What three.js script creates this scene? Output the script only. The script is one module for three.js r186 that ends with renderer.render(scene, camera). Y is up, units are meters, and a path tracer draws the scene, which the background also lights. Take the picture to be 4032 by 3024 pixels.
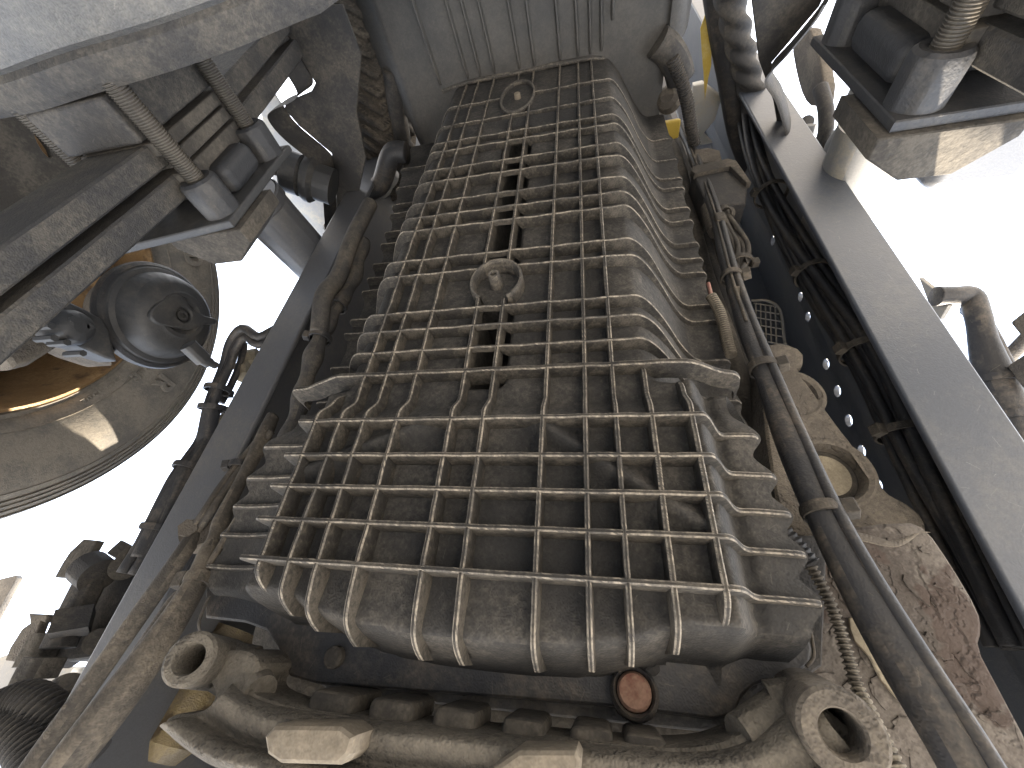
import * as THREE from 'three';
import { RoundedBoxGeometry } from 'three/addons/geometries/RoundedBoxGeometry.js';
import { TextGeometry } from 'three/addons/geometries/TextGeometry.js';
import { FontLoader } from 'three/addons/loaders/FontLoader.js';
import { mergeGeometries, toCreasedNormals } from 'three/addons/utils/BufferGeometryUtils.js';

// ---------- camera, sky, sun, exposure ----------
// x runs across the truck, y up, z along the frame away from the lens; the origin is the lens, 0.285 m above the ground
const scene = new THREE.Scene();
const V = (x, y, z) => new THREE.Vector3(x, y, z);
const camera = new THREE.PerspectiveCamera(88.6, 4 / 3, 0.02, 400);
camera.up.set(0.0355, -0.5506, 0.834);
camera.position.set(0, 0, 0);
camera.lookAt(-0.2028, 0.8132, 0.5455);
scene.add(camera);
const GROUND = -0.285;

const SUN = V(0.38, 0.85, -0.36).normalize();
const sun = new THREE.DirectionalLight(0xfff0da, 4.5);
sun.position.copy(SUN).multiplyScalar(12); sun.target.position.set(0, 0.3, 0.4);
sun.castShadow = true; sun.shadow.radius = 1; sun.shadow.mapSize.set(4096, 4096);
Object.assign(sun.shadow.camera, { left: -4, right: 4, top: 4, bottom: -4, near: 1, far: 30 });
scene.add(sun, sun.target);
{ // a pale bright sky, whiter towards the horizon
  const w = 64, h = 32, d = new Float32Array(w * h * 4);
  for (let j = 0; j < h; j++) for (let i = 0; i < w; i++) {
    const e = (j + 0.5) / h * 2 - 1, t = Math.max(0, e), k = Math.pow(1 - t, 2.2), o = (j * w + i) * 4;
    d[o] = 0.46 + 0.54 * k; d[o + 1] = 0.62 + 0.39 * k; d[o + 2] = 0.92 + 0.1 * k; d[o + 3] = 1;
  }
  const sky = new THREE.DataTexture(d, w, h, THREE.RGBAFormat, THREE.FloatType);
  sky.mapping = THREE.EquirectangularReflectionMapping; sky.magFilter = sky.minFilter = THREE.LinearFilter; sky.needsUpdate = true;
  scene.background = sky; scene.environment = sky; scene.backgroundIntensity = 1; scene.environmentIntensity = 1;
}
const renderer = new THREE.WebGLRenderer({ antialias: true });
renderer.setSize(1024, 768);
renderer.toneMapping = THREE.LinearToneMapping;
renderer.toneMappingExposure = 6.4;
renderer.shadowMap.enabled = true;

// ---------- helpers ----------
let seed = 7;
const rnd = () => { seed = (seed * 1664525 + 1013904223) >>> 0; return seed / 4294967296; };
const rr = (a, b) => a + (b - a) * rnd();
const clamp = (v, a = 0, b = 1) => Math.min(b, Math.max(a, v));
const ss = (a, b, v) => { const t = clamp((v - a) / (b - a)); return t * t * (3 - 2 * t); };
const mix = (a, b, t) => a + (b - a) * t;

// tileable value noise fields
const N = 512;
function field(cells, oct, gain = 0.5) {
  const out = new Float32Array(N * N); let amp = 1, tot = 0;
  for (let o = 0; o < oct; o++) {
    const c = cells << o, g = new Float32Array(c * c); for (let i = 0; i < c * c; i++) g[i] = rnd();
    for (let y = 0; y < N; y++) { const fy = y / N * c, y0 = fy | 0, ty = ss(0, 1, fy - y0), y1 = (y0 + 1) % c;
      for (let x = 0; x < N; x++) { const fx = x / N * c, x0 = fx | 0, tx = ss(0, 1, fx - x0), x1 = (x0 + 1) % c;
        out[y * N + x] += amp * mix(mix(g[y0 * c + x0], g[y0 * c + x1], tx), mix(g[y1 * c + x0], g[y1 * c + x1], tx), ty); } }
    tot += amp; amp *= gain;
  }
  for (let i = 0; i < N * N; i++) out[i] /= tot;
  return out;
}
const FA = field(4, 6, 0.6), FB = field(6, 5, 0.55), FC = field(64, 3, 0.7), FD = field(10, 5, 0.6), FG = field(256, 1);
const scr = new Float32Array(N * N);                       // short scratches and flecks
for (let k = 0; k < 70; k++) { let x = rnd() * N, y = rnd() * N; const a = rnd() * 6.28, l = rr(4, 26), v = rr(0.3, 1);
  for (let i = 0; i < l; i++) { scr[((y + N) % N | 0) * N + ((x + N) % N | 0)] = v; x += Math.cos(a); y += Math.sin(a); } }
const toS = (c) => Math.round(255 * clamp(c <= 0.0031308 ? c * 12.92 : 1.055 * Math.pow(c, 1 / 2.4) - 0.055));
function tex(fn, srgb) {
  const d = new Uint8Array(N * N * 4);
  for (let i = 0; i < N * N; i++) { const c = fn(i); d[i * 4] = srgb ? toS(c[0]) : 255 * clamp(c); d[i * 4 + 1] = srgb ? toS(c[1]) : 255 * clamp(c); d[i * 4 + 2] = srgb ? toS(c[2]) : 255 * clamp(c); d[i * 4 + 3] = 255; }
  const t = new THREE.DataTexture(d, N, N); t.wrapS = t.wrapT = THREE.RepeatWrapping; t.magFilter = THREE.LinearFilter; t.minFilter = THREE.LinearMipmapLinearFilter; t.generateMipmaps = true;
  if (srgb) t.colorSpace = THREE.SRGBColorSpace; t.needsUpdate = true; return t;
}
const bumpFine = tex((i) => 0.55 * FC[i] + 0.45 * FG[i]), bumpCast = tex((i) => 0.5 * FC[i] + 0.5 * FB[i]),
  bumpPit = tex((i) => clamp(0.35 * FC[i] + 0.25 * FG[i] + 0.4 * ss(0.3, 0.46, FD[i] * 0.6 + FC[i] * 0.4))),
  bumpScale = tex((i) => clamp(0.5 * ss(0.47, 0.53, FA[i]) + 0.3 * ss(0.42, 0.46, FD[i]) + 0.25 * FC[i]));
// base colour, dust colour, how much dust lies where (lo..hi of the noise), fine grain
function dusty(base, dust, lo, hi, o = {}) {
  const { grain = 0.35, rough = 0.8, metal = 0, bump = bumpFine, bs = 0.0006, max = 1, scratch = 0, third, side = THREE.FrontSide } = o;
  const map = tex((i) => {
    let t = ss(lo, hi, 0.55 * FA[i] + 0.3 * FD[i] + 0.15 * FC[i]) * max; t = clamp(t * (1 - grain + 2 * grain * FC[i]));
    const g = 1 + grain * (FG[i] * 0.6 + FC[i] * 0.4 - 0.5);
    const r = [0, 1, 2].map((k) => mix(base[k], dust[k], t) * g);
    if (third) { const u = ss(third[3], third[4], FB[i]) * (0.5 + FC[i]); for (let k = 0; k < 3; k++) r[k] = mix(r[k], third[k], clamp(u)); }
    if (scratch && scr[i]) for (let k = 0; k < 3; k++) r[k] = mix(r[k], dust[k] * 1.5, scr[i] * scratch);
    return r;
  }, true);
  const m = new THREE.MeshStandardMaterial({ map, roughness: rough, metalness: metal, bumpMap: bump, bumpScale: bs, side });
  return m;
}
const TAN = [0.165, 0.145, 0.115], PALE = [0.235, 0.205, 0.162];
const M = {
  plastic: dusty([0.025, 0.025, 0.025], [0.07, 0.065, 0.057], 0.38, 0.76, { rough: 0.86, scratch: 0.6, bs: 0.0006, max: 0.8, grain: 0.7 }),
  ribEdge: dusty([0.072, 0.068, 0.062], [0.235, 0.21, 0.172], 0.38, 0.66, { rough: 0.8, grain: 0.9, bs: 0.0003, max: 0.9, scratch: 0.5 }),
  panel: dusty([0.046, 0.046, 0.045], [0.076, 0.072, 0.065], 0.3, 0.8, { rough: 0.62, grain: 0.3, bs: 0.0003, scratch: 0.3 }),
  rib: dusty([0.05, 0.048, 0.045], [0.18, 0.16, 0.13], 0.4, 0.7, { rough: 0.8, grain: 0.9, bs: 0.0006, max: 0.52, scratch: 0.6 }),
  paint: dusty([0.085, 0.09, 0.1], [0.13, 0.125, 0.115], 0.45, 0.8, { rough: 0.4, grain: 0.25, bs: 0.0002, scratch: 0.5, max: 0.6 }),
  steel: dusty([0.027, 0.027, 0.028], [0.082, 0.074, 0.061], 0.36, 0.78, { rough: 0.72, grain: 0.6, bs: 0.0008, scratch: 0.7, max: 0.85 }),
  nut: dusty([0.024, 0.026, 0.03], [0.08, 0.073, 0.062], 0.45, 0.8, { rough: 0.62, grain: 0.3, bs: 0.0004, max: 0.6 }),
  axle: dusty([0.098, 0.099, 0.099], [0.15, 0.144, 0.13], 0.38, 0.8, { rough: 0.58, grain: 0.5, bs: 0.0008, scratch: 0.8 }),
  cast: dusty([0.08, 0.073, 0.062], [0.128, 0.116, 0.096], 0.4, 0.65, { rough: 0.95, grain: 0.4, bump: bumpPit, bs: 0.0022 }),
  castDark: dusty([0.04, 0.037, 0.033], [0.09, 0.081, 0.067], 0.4, 0.7, { rough: 0.95, grain: 0.4, bump: bumpCast, bs: 0.0014 }),
  castGrey: dusty([0.09, 0.08, 0.068], [0.14, 0.123, 0.1], 0.4, 0.65, { rough: 0.92, grain: 0.45, bump: bumpPit, bs: 0.0018 }),
  recess: dusty([0.2, 0.175, 0.13], [0.26, 0.23, 0.17], 0.4, 0.65, { rough: 0.95, grain: 0.4, bump: bumpCast, bs: 0.0012, third: [0.12, 0.09, 0.06, 0.66, 0.72] }),
  rust: dusty([0.066, 0.057, 0.05], [0.118, 0.105, 0.092], 0.42, 0.6, { rough: 0.95, grain: 0.5, bump: bumpScale, bs: 0.0035, third: [0.06, 0.045, 0.038, 0.6, 0.66] }),
  flake: dusty([0.16, 0.14, 0.11], [0.23, 0.2, 0.155], 0.4, 0.65, { rough: 0.95, grain: 0.4, bump: bumpCast, bs: 0.001 }),
  plug: dusty([0.14, 0.06, 0.042], [0.2, 0.12, 0.085], 0.42, 0.6, { rough: 0.9, grain: 0.5, bump: bumpCast, bs: 0.0012 }),
  rubber: dusty([0.026, 0.026, 0.027], [0.1, 0.088, 0.07], 0.4, 0.75, { rough: 0.75, grain: 0.35, bs: 0.0005, max: 0.7 }),
  loom: dusty([0.022, 0.023, 0.026], [0.13, 0.11, 0.085], 0.48, 0.8, { rough: 0.55, grain: 0.3, bs: 0.0004, max: 0.7, scratch: 0.5 }),
  loomTan: dusty([0.042, 0.038, 0.033], [0.125, 0.108, 0.085], 0.4, 0.74, { rough: 0.85, grain: 0.4, bs: 0.0006 }),
  conduit: dusty([0.085, 0.075, 0.06], [0.22, 0.195, 0.15], 0.4, 0.6, { rough: 0.8, grain: 0.4, bs: 0.0004 }),
  tyre: dusty([0.125, 0.119, 0.108], [0.2, 0.182, 0.152], 0.34, 0.66, { rough: 0.85, grain: 0.3, bs: 0.0006 }),
  railHaze: dusty([0.062, 0.072, 0.09], [0.105, 0.108, 0.11], 0.45, 0.8, { rough: 0.38, grain: 0.25, bs: 0.0002, scratch: 0.9, max: 0.6 }),  // right rail paint, lens haze put into its blue grey colour
  thread: dusty([0.062, 0.058, 0.052], [0.12, 0.108, 0.088], 0.4, 0.7, { rough: 0.6, metal: 0.25, grain: 0.3, bs: 0.0003 }),
  bronze: dusty([0.22, 0.135, 0.06], [0.3, 0.2, 0.1], 0.36, 0.74, { rough: 0.5, metal: 0.4, grain: 0.4, bs: 0.0006, third: [0.12, 0.075, 0.04, 0.6, 0.74] }),
  chamber: dusty([0.034, 0.036, 0.039], [0.1, 0.093, 0.08], 0.45, 0.8, { rough: 0.58, grain: 0.2, bs: 0.0002, max: 0.6 }),
  dark: dusty([0.03, 0.03, 0.031], [0.075, 0.067, 0.056], 0.45, 0.75, { rough: 0.85, grain: 0.4 }),
  grey: dusty([0.22, 0.22, 0.215], [0.32, 0.29, 0.23], 0.45, 0.75, { rough: 0.6, grain: 0.2, bs: 0.0003 }),
  pale: dusty([0.5, 0.5, 0.48], [0.55, 0.5, 0.4], 0.45, 0.75, { rough: 0.6, grain: 0.15, bs: 0.0003 }),
  yellow: dusty([0.46, 0.33, 0.05], [0.5, 0.4, 0.15], 0.5, 0.8, { rough: 0.6, grain: 0.15, bs: 0.0002 }),
  pink: dusty([0.25, 0.1, 0.08], [0.25, 0.17, 0.13], 0.45, 0.75, { rough: 0.7, grain: 0.2, bs: 0.0002 }),
  gold: dusty([0.2, 0.16, 0.085], [0.15, 0.125, 0.085], 0.45, 0.6, { rough: 0.55, metal: 0.3, grain: 0.3, bs: 0.0008, third: [0.08, 0.06, 0.035, 0.6, 0.68] }),
  ground: dusty([0.335, 0.313, 0.283], [0.43, 0.403, 0.365], 0.4, 0.65, { rough: 0.95, grain: 0.3, bump: bumpCast, bs: 0.004 }),
};

// every surface gets uv in metres by the way its face points (0.3 m per tile)
function boxUV(g, tile = 0.21) {
  if (g.index) g = g.toNonIndexed();
  if (!g.attributes.normal) g.computeVertexNormals();
  const p = g.attributes.position, uv = new Float32Array(p.count * 2), a = V(), b = V(), c = V(), n = V();
  for (let i = 0; i < p.count; i += 3) {
    a.fromBufferAttribute(p, i); b.fromBufferAttribute(p, i + 1); c.fromBufferAttribute(p, i + 2);
    n.copy(b).sub(a).cross(V().copy(c).sub(a)); const x = Math.abs(n.x), y = Math.abs(n.y), z = Math.abs(n.z);
    [a, b, c].forEach((q, k) => { const [u, v] = y >= x && y >= z ? [q.x, q.z] : x >= z ? [q.z + 0.11, q.y + 0.07] : [q.x + 0.05, q.y + 0.13]; uv[(i + k) * 2] = u / tile; uv[(i + k) * 2 + 1] = v / tile; });
  }
  for (const k of Object.keys(g.attributes)) if (k !== 'position' && k !== 'normal' && k !== 'color') g.deleteAttribute(k);
  g.setAttribute('uv', new THREE.BufferAttribute(uv, 2)); return g;
}
const used = {};
const numbered = (n) => { const k = used[n] = (used[n] || 0) + 1; return k === 1 ? n : n + '_' + String(k - 1).padStart(3, '0'); };
function thing(name, label, category, base = V(0, 0, 0), group) {
  const o = new THREE.Group(); o.name = numbered(name); o.position.copy(base); o.userData = { label, category }; if (group) o.userData.group = group; scene.add(o); return o;
}
function worldOf(o) { const p = V(); for (let q = o; q && q !== scene; q = q.parent) p.add(q.position); return p; }
function part(parent, name, geos, mat, label) {              // geometry is given in scene coordinates
  const list = (Array.isArray(geos) ? geos : [geos]).map((g) => boxUV(g));
  const g = list.length > 1 ? mergeGeometries(list) : list[0], w = worldOf(parent);
  g.translate(-w.x, -w.y, -w.z);
  const m = new THREE.Mesh(g, mat); m.name = name; m.castShadow = m.receiveShadow = true; if (label) m.userData.label = label; parent.add(m); return m;
}
function solo(name, label, category, geos, mat, group) {     // a thing that is one mesh
  const list = (Array.isArray(geos) ? geos : [geos]).map((g) => boxUV(g)); const g = list.length > 1 ? mergeGeometries(list) : list[0];
  g.computeBoundingBox(); const c = g.boundingBox.getCenter(V()); g.translate(-c.x, -c.y, -c.z);
  const m = new THREE.Mesh(g, mat); m.name = numbered(name); m.position.copy(c); m.castShadow = m.receiveShadow = true; m.userData = { label, category }; if (group) m.userData.group = group; scene.add(m); return m;
}
function box(x0, y0, z0, x1, y1, z1, r = 0.003) {
  const w = Math.abs(x1 - x0), h = Math.abs(y1 - y0), d = Math.abs(z1 - z0);
  const g = new RoundedBoxGeometry(w, h, d, 2, Math.min(r, w * 0.45, h * 0.45, d * 0.45)); g.translate((x0 + x1) / 2, (y0 + y1) / 2, (z0 + z1) / 2); return g;
}
function orient(g, o, u, v, w) { g.applyMatrix4(new THREE.Matrix4().makeBasis(u, v, w).setPosition(o)); return g; }
function frameOf(dir) { const w = dir.clone().normalize(), t = Math.abs(w.y) < 0.9 ? V(0, 1, 0) : V(1, 0, 0), u = V().crossVectors(t, w).normalize(), v = V().crossVectors(w, u); return [u, v, w]; }
function cyl(a, b, r0, r1 = r0, seg = 28, cap = true) {
  const l = a.distanceTo(b), g = new THREE.CylinderGeometry(r1, r0, l, seg, 1, !cap); g.translate(0, l / 2, 0);
  const [u, v, w] = frameOf(V().copy(b).sub(a)); return orient(toCreasedNormals(g, 0.7), a, u.clone().negate(), w, v);
}
function lathe(pts, o, dir, seg = 48) {                      // pts: [radius, along]
  const g = new THREE.LatheGeometry(pts.map((p) => new THREE.Vector2(p[0], p[1])), seg); const [u, v, w] = frameOf(dir);
  return orient(toCreasedNormals(g, 0.6), o, u.clone().negate(), w, v);
}
function shapeOf(poly, holes = []) {
  const s = new THREE.Shape(poly.map((p) => new THREE.Vector2(p[0], p[1]))); for (const h of holes) s.holes.push(new THREE.Path(h.map((p) => new THREE.Vector2(p[0], p[1])))); return s;
}
function smoothPoly(poly, k = 2) { let p = poly; for (let n = 0; n < k; n++) { const q = []; p.forEach((a, i) => { const b = p[(i + 1) % p.length]; q.push([mix(a[0], b[0], 0.25), mix(a[1], b[1], 0.25)], [mix(a[0], b[0], 0.75), mix(a[1], b[1], 0.75)]); }); p = q; } return p; }
function extr(poly, o, u, v, depth, bevel = 0.002, holes) {
  const g = new THREE.ExtrudeGeometry(shapeOf(poly, holes), { depth: Math.max(depth - 2 * bevel, 1e-4), bevelEnabled: bevel > 0, bevelSize: bevel, bevelOffset: -bevel, bevelThickness: bevel, bevelSegments: 3, curveSegments: 12 });
  g.translate(0, 0, bevel); return orient(toCreasedNormals(g, 0.5), o, u, v, V().crossVectors(u, v));
}
const exY = (poly, y, t, bevel, holes) => extr(poly, V(0, y + t, 0), V(1, 0, 0), V(0, 0, 1), t, bevel, holes);          // [x, z], underside at y
const exX = (poly, x, t, bevel, holes) => extr(poly, V(x + Math.max(t, 0), 0, 0), V(0, 0, 1), V(0, 1, 0), Math.abs(t), bevel, holes); // [z, y], from x to x + t
const exZ = (poly, z, t, bevel, holes) => extr(poly, V(0, 0, z), V(1, 0, 0), V(0, 1, 0), t, bevel, holes);             // [x, y], from z to z + t
function tube(pts, r, o = {}) {                              // r: number or function of (t, metres along)
  const { seg = 60, rad = 14, cap = true, flat = 1 } = o; const c = new THREE.CatmullRomCurve3(pts, false, 'centripetal'), L = c.getLength();
  const fr = c.computeFrenetFrames(seg, false), pos = [], idx = [], rf = typeof r === 'function' ? r : () => r;
  for (let i = 0; i <= seg; i++) { const t = i / seg, p = c.getPointAt(t);
    for (let j = 0; j <= rad; j++) { const a = j / rad * Math.PI * 2, n = fr.normals[i], b = fr.binormals[i], q = rf(t, t * L, a), ca = Math.cos(a) * q, sa = Math.sin(a) * q * flat; pos.push(p.x + n.x * ca + b.x * sa, p.y + n.y * ca + b.y * sa, p.z + n.z * ca + b.z * sa); } }
  for (let i = 0; i < seg; i++) for (let j = 0; j < rad; j++) { const k = i * (rad + 1) + j; idx.push(k, k + 1, k + rad + 1, k + 1, k + rad + 2, k + rad + 1); }
  if (cap) for (const e of [0, seg]) { const p = c.getPointAt(e / seg), k = pos.length / 3; pos.push(p.x, p.y, p.z); for (let j = 0; j < rad; j++) { const q = e * (rad + 1) + j; e ? idx.push(q, q + 1, k) : idx.push(q + 1, q, k); } }
  const g = new THREE.BufferGeometry(); g.setAttribute('position', new THREE.Float32BufferAttribute(pos, 3)); g.setIndex(idx); g.computeVertexNormals();
  // join the seam of the normals
  const n = g.attributes.normal; for (let i = 0; i <= seg; i++) { const a = i * (rad + 1), b = a + rad, s = V().fromBufferAttribute(n, a).add(V().fromBufferAttribute(n, b)).normalize(); n.setXYZ(a, s.x, s.y, s.z); n.setXYZ(b, s.x, s.y, s.z); }
  return g;
}
const corr = (pts, r, amp, pitch, o = {}) => { const L = new THREE.CatmullRomCurve3(pts, false, 'centripetal').getLength(); return tube(pts, (t, s) => r + amp * Math.sin(s / pitch * Math.PI * 2), { seg: Math.ceil(L / pitch * 8), ...o }); };
function grid(nu, nv, fn) {                                   // fn(u, v) -> Vector3
  const pos = [], idx = []; for (let j = 0; j <= nv; j++) for (let i = 0; i <= nu; i++) { const p = fn(i / nu, j / nv); pos.push(p.x, p.y, p.z); }
  for (let j = 0; j < nv; j++) for (let i = 0; i < nu; i++) { const k = j * (nu + 1) + i; idx.push(k, k + 1, k + nu + 1, k + 1, k + nu + 2, k + nu + 1); }
  const g = new THREE.BufferGeometry(); g.setAttribute('position', new THREE.Float32BufferAttribute(pos, 3)); g.setIndex(idx); g.computeVertexNormals(); return g;
}
function hex(a, b, r) { return cyl(a, b, r, r, 6); }
function bundle(pts, n, R, r, sd = 1) {                       // separate wires lying along one path
  const c = new THREE.CatmullRomCurve3(pts, false, 'centripetal'), S = 14, fr = c.computeFrenetFrames(S, false), out = [];
  for (let k = 0; k < n; k++) { const ph = k * 2.4 + sd, q = R * Math.sqrt((k + 0.5) / n), l = [];
    for (let i = 0; i <= S; i++) { const p = c.getPointAt(i / S), a = ph + 0.5 * Math.sin(i * 0.5 + k * 1.7 + sd); l.push(p.addScaledVector(fr.normals[i], Math.cos(a) * q).addScaledVector(fr.binormals[i], Math.sin(a) * q)); }
    out.push(tube(l, r * rr(0.85, 1.15), { seg: 50, rad: 8 })); }
  return out;
}
function tie(at, dir, r, headDir, w = 0.007) {                // a band round a bundle, with its square head
  const [u, v, d] = frameOf(dir); const prof = [[r, -w / 2], [r + 0.0022, -w / 2], [r + 0.0028, 0], [r + 0.0022, w / 2], [r, w / 2]];
  const h = headDir.clone().addScaledVector(d, -headDir.dot(d)).normalize(), s = V().crossVectors(d, h);
  const b = new RoundedBoxGeometry(w * 1.5, w * 1.2, w * 1.5, 2, 0.0012); b.translate(0, r + w * 0.7, 0);
  return [lathe(prof, at, d, 32), orient(b, at, s, h, V().crossVectors(s, h))];
}
const ring = (n, r0, r1 = r0, c = [0, 0], ph = 0) => Array.from({ length: n }, (_, i) => [c[0] + r0 * Math.cos(ph + i / n * 6.2832), c[1] + r1 * Math.sin(ph + i / n * 6.2832)]);

// ---------- ground ----------
{ const g = new THREE.PlaneGeometry(120, 120, 1, 1); g.rotateX(-Math.PI / 2); g.translate(0, GROUND, 0);
  const m = new THREE.Mesh(boxUV(g, 1.2), M.ground); m.name = 'ground'; m.receiveShadow = true; m.userData = { kind: 'structure', label: 'pale dusty ground below the truck', category: 'ground' }; scene.add(m); }

// ---------- frame rails ----------
function rail(name, label, xi, xo, holes, mat) {
  const t = thing(name, label, 'frame rail', V((xi + xo) / 2, 0.386, 0.5));
  const z0 = -0.75, z1 = 1.9, s = Math.sign(xo - xi);
  part(t, 'lower_flange', box(xi, 0.386, z0, xo, 0.394, z1, 0.003), mat);
  part(t, 'upper_flange', box(xi, 0.648, z0, xo, 0.656, z1, 0.003), mat);
  part(t, 'web', exX([[z0, 0.3935], [z1, 0.3935], [z1, 0.6485], [z0, 0.6485]], s > 0 ? xo - 0.0085 : xo + 0.0005, 0.008, 0.001, holes.map(([z, y, r]) => ring(20, r, r, [z, y]))), mat);
  return t;
}
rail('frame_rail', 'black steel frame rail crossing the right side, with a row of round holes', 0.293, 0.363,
  [[.538, .564, .008], [.494, .567, .008], [.4, .573, .0085], [.351, .574, .0085], [.303, .577, .0085], [.256, .578, .0085], [.207, .575, .0085], [.256, .534, .0085], [.66, .545, .011], [.16, .575, .0085], [.70, .57, .009]], M.railHaze);
rail('frame_rail', 'brownish black frame rail on the left, running between the tyre and the ribbed pan', -0.44, -0.498, [], M.paint);

// ---------- the ribbed pan ----------
const XL = [-.236, -.2125, -.19, -.16, -.113, -.086, -.039, -.007, .0155, .0405, .0675];
const ROWS = [.768, .699, .643, .615, .562, .53, .48, .448, .42, .362, .336, .278, .2535, .226, .2, .1445, .1135, .0873, .062, .0346];
const sump = (z) => 1 - ss(0.186, 0.1972, z);
const floorY = (z) => { const s = mix(0.272, 0.26, 1 - ss(0.15, 0.172, z)); return z < 0.034 ? s + 0.12 * Math.pow(0.034 - z, 1.6) * 8 : s; };
const lobe = (z) => { let v = 0; for (const r of ROWS) v = Math.max(v, Math.exp(-Math.pow((z - r) / 0.0105, 2))); return v; };
const rimR = (z) => mix(0.145 + 0.004 * ss(0.3, 0.8, z), mix(0.119, 0.106, ss(0.05, 0.2, z)), sump(z)) + (0.0045 + 0.008 * sump(z)) * lobe(z);
const rimL = (z) => mix(-0.333 - 0.03 * ss(0.5, 0.86, z), mix(-0.343, -0.310, ss(0.04, 0.2, z)), sump(z)) - (0.006 + 0.008 * sump(z)) * lobe(z);
function baseY(x, z) {
  const f = floorY(z), s = sump(z);
  const rs = f + 0.108 * ss(0.038, 0.122, x), rp = f + 0.034 * ss(0.073, 0.096, x) + 0.004 * ss(0.1, 0.14, x);
  const ls = f + 0.088 * ss(-0.226, -0.3, x), lp = f + 0.05 * ss(-0.252, -0.264, x) + 0.02 * ss(-0.26, -0.33, x) * ss(0.16, 0.04, z);
  return x > -0.08 ? mix(rs, rp, s) : mix(ls, lp, s);
}
const seg2 = (x, z, a, b, c, d) => { const vx = c - a, vz = d - b, t = clamp(((x - a) * vx + (z - b) * vz) / (vx * vx + vz * vz)); return Math.hypot(x - a - vx * t, z - b - vz * t); };
function shellY(x, z) {
  const s = sump(z);
  let d = mix(mix(0.014, 0.0045, ss(0.5, 0.74, z)), 0.0165, s);
  d *= 1 - 0.3 * ss(0.066, 0.075, x) * s - 0.45 * ss(0.05, 0.085, x) * (1 - s);
  d *= mix(1, 0.62, ss(0.03, 0.0, z)); d *= 1 - s * Math.max(0.55 * ss(0.09, 0.1, x), 0.68 * ss(-0.258, -0.27, x));
  const chan = Math.exp(-Math.pow((x + 0.0985) / 0.0165, 6)) * (ss(0.186, 0.204, z) * (1 - ss(0.63, 0.67, z)));
  const nb = 1 - ss(0.032, 0.026, Math.hypot(x + 0.0965, z - 0.3155)) ;
  d += 0.09 * chan * nb;
  if (s > 0) { const q = Math.min(seg2(x, z, -0.045, 0.146, 0.066, 0.07), seg2(x, z, -0.132, 0.148, -0.236, 0.103)); d -= 0.0095 * Math.exp(-Math.pow(q / 0.0075, 2)) * s;
    d -= 0.004 * ss(0.135, 0.16, z) * s; }
  const zf = -0.010 + Math.min(0.018, 0.028 * Math.pow(Math.abs(x + 0.085) / 0.15, 3));
  const up = z < zf + 0.01 ? 0.07 * Math.pow(clamp((zf + 0.01 - z) / 0.02), 1.6) : 0;
  return baseY(x, z) + d + up;
}
const pan = thing('ribbed_oil_pan', 'large dusty black plastic oil pan with crossing ribs, down the middle of the photo', 'oil pan', V(-0.09, 0.27, 0.4));
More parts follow.
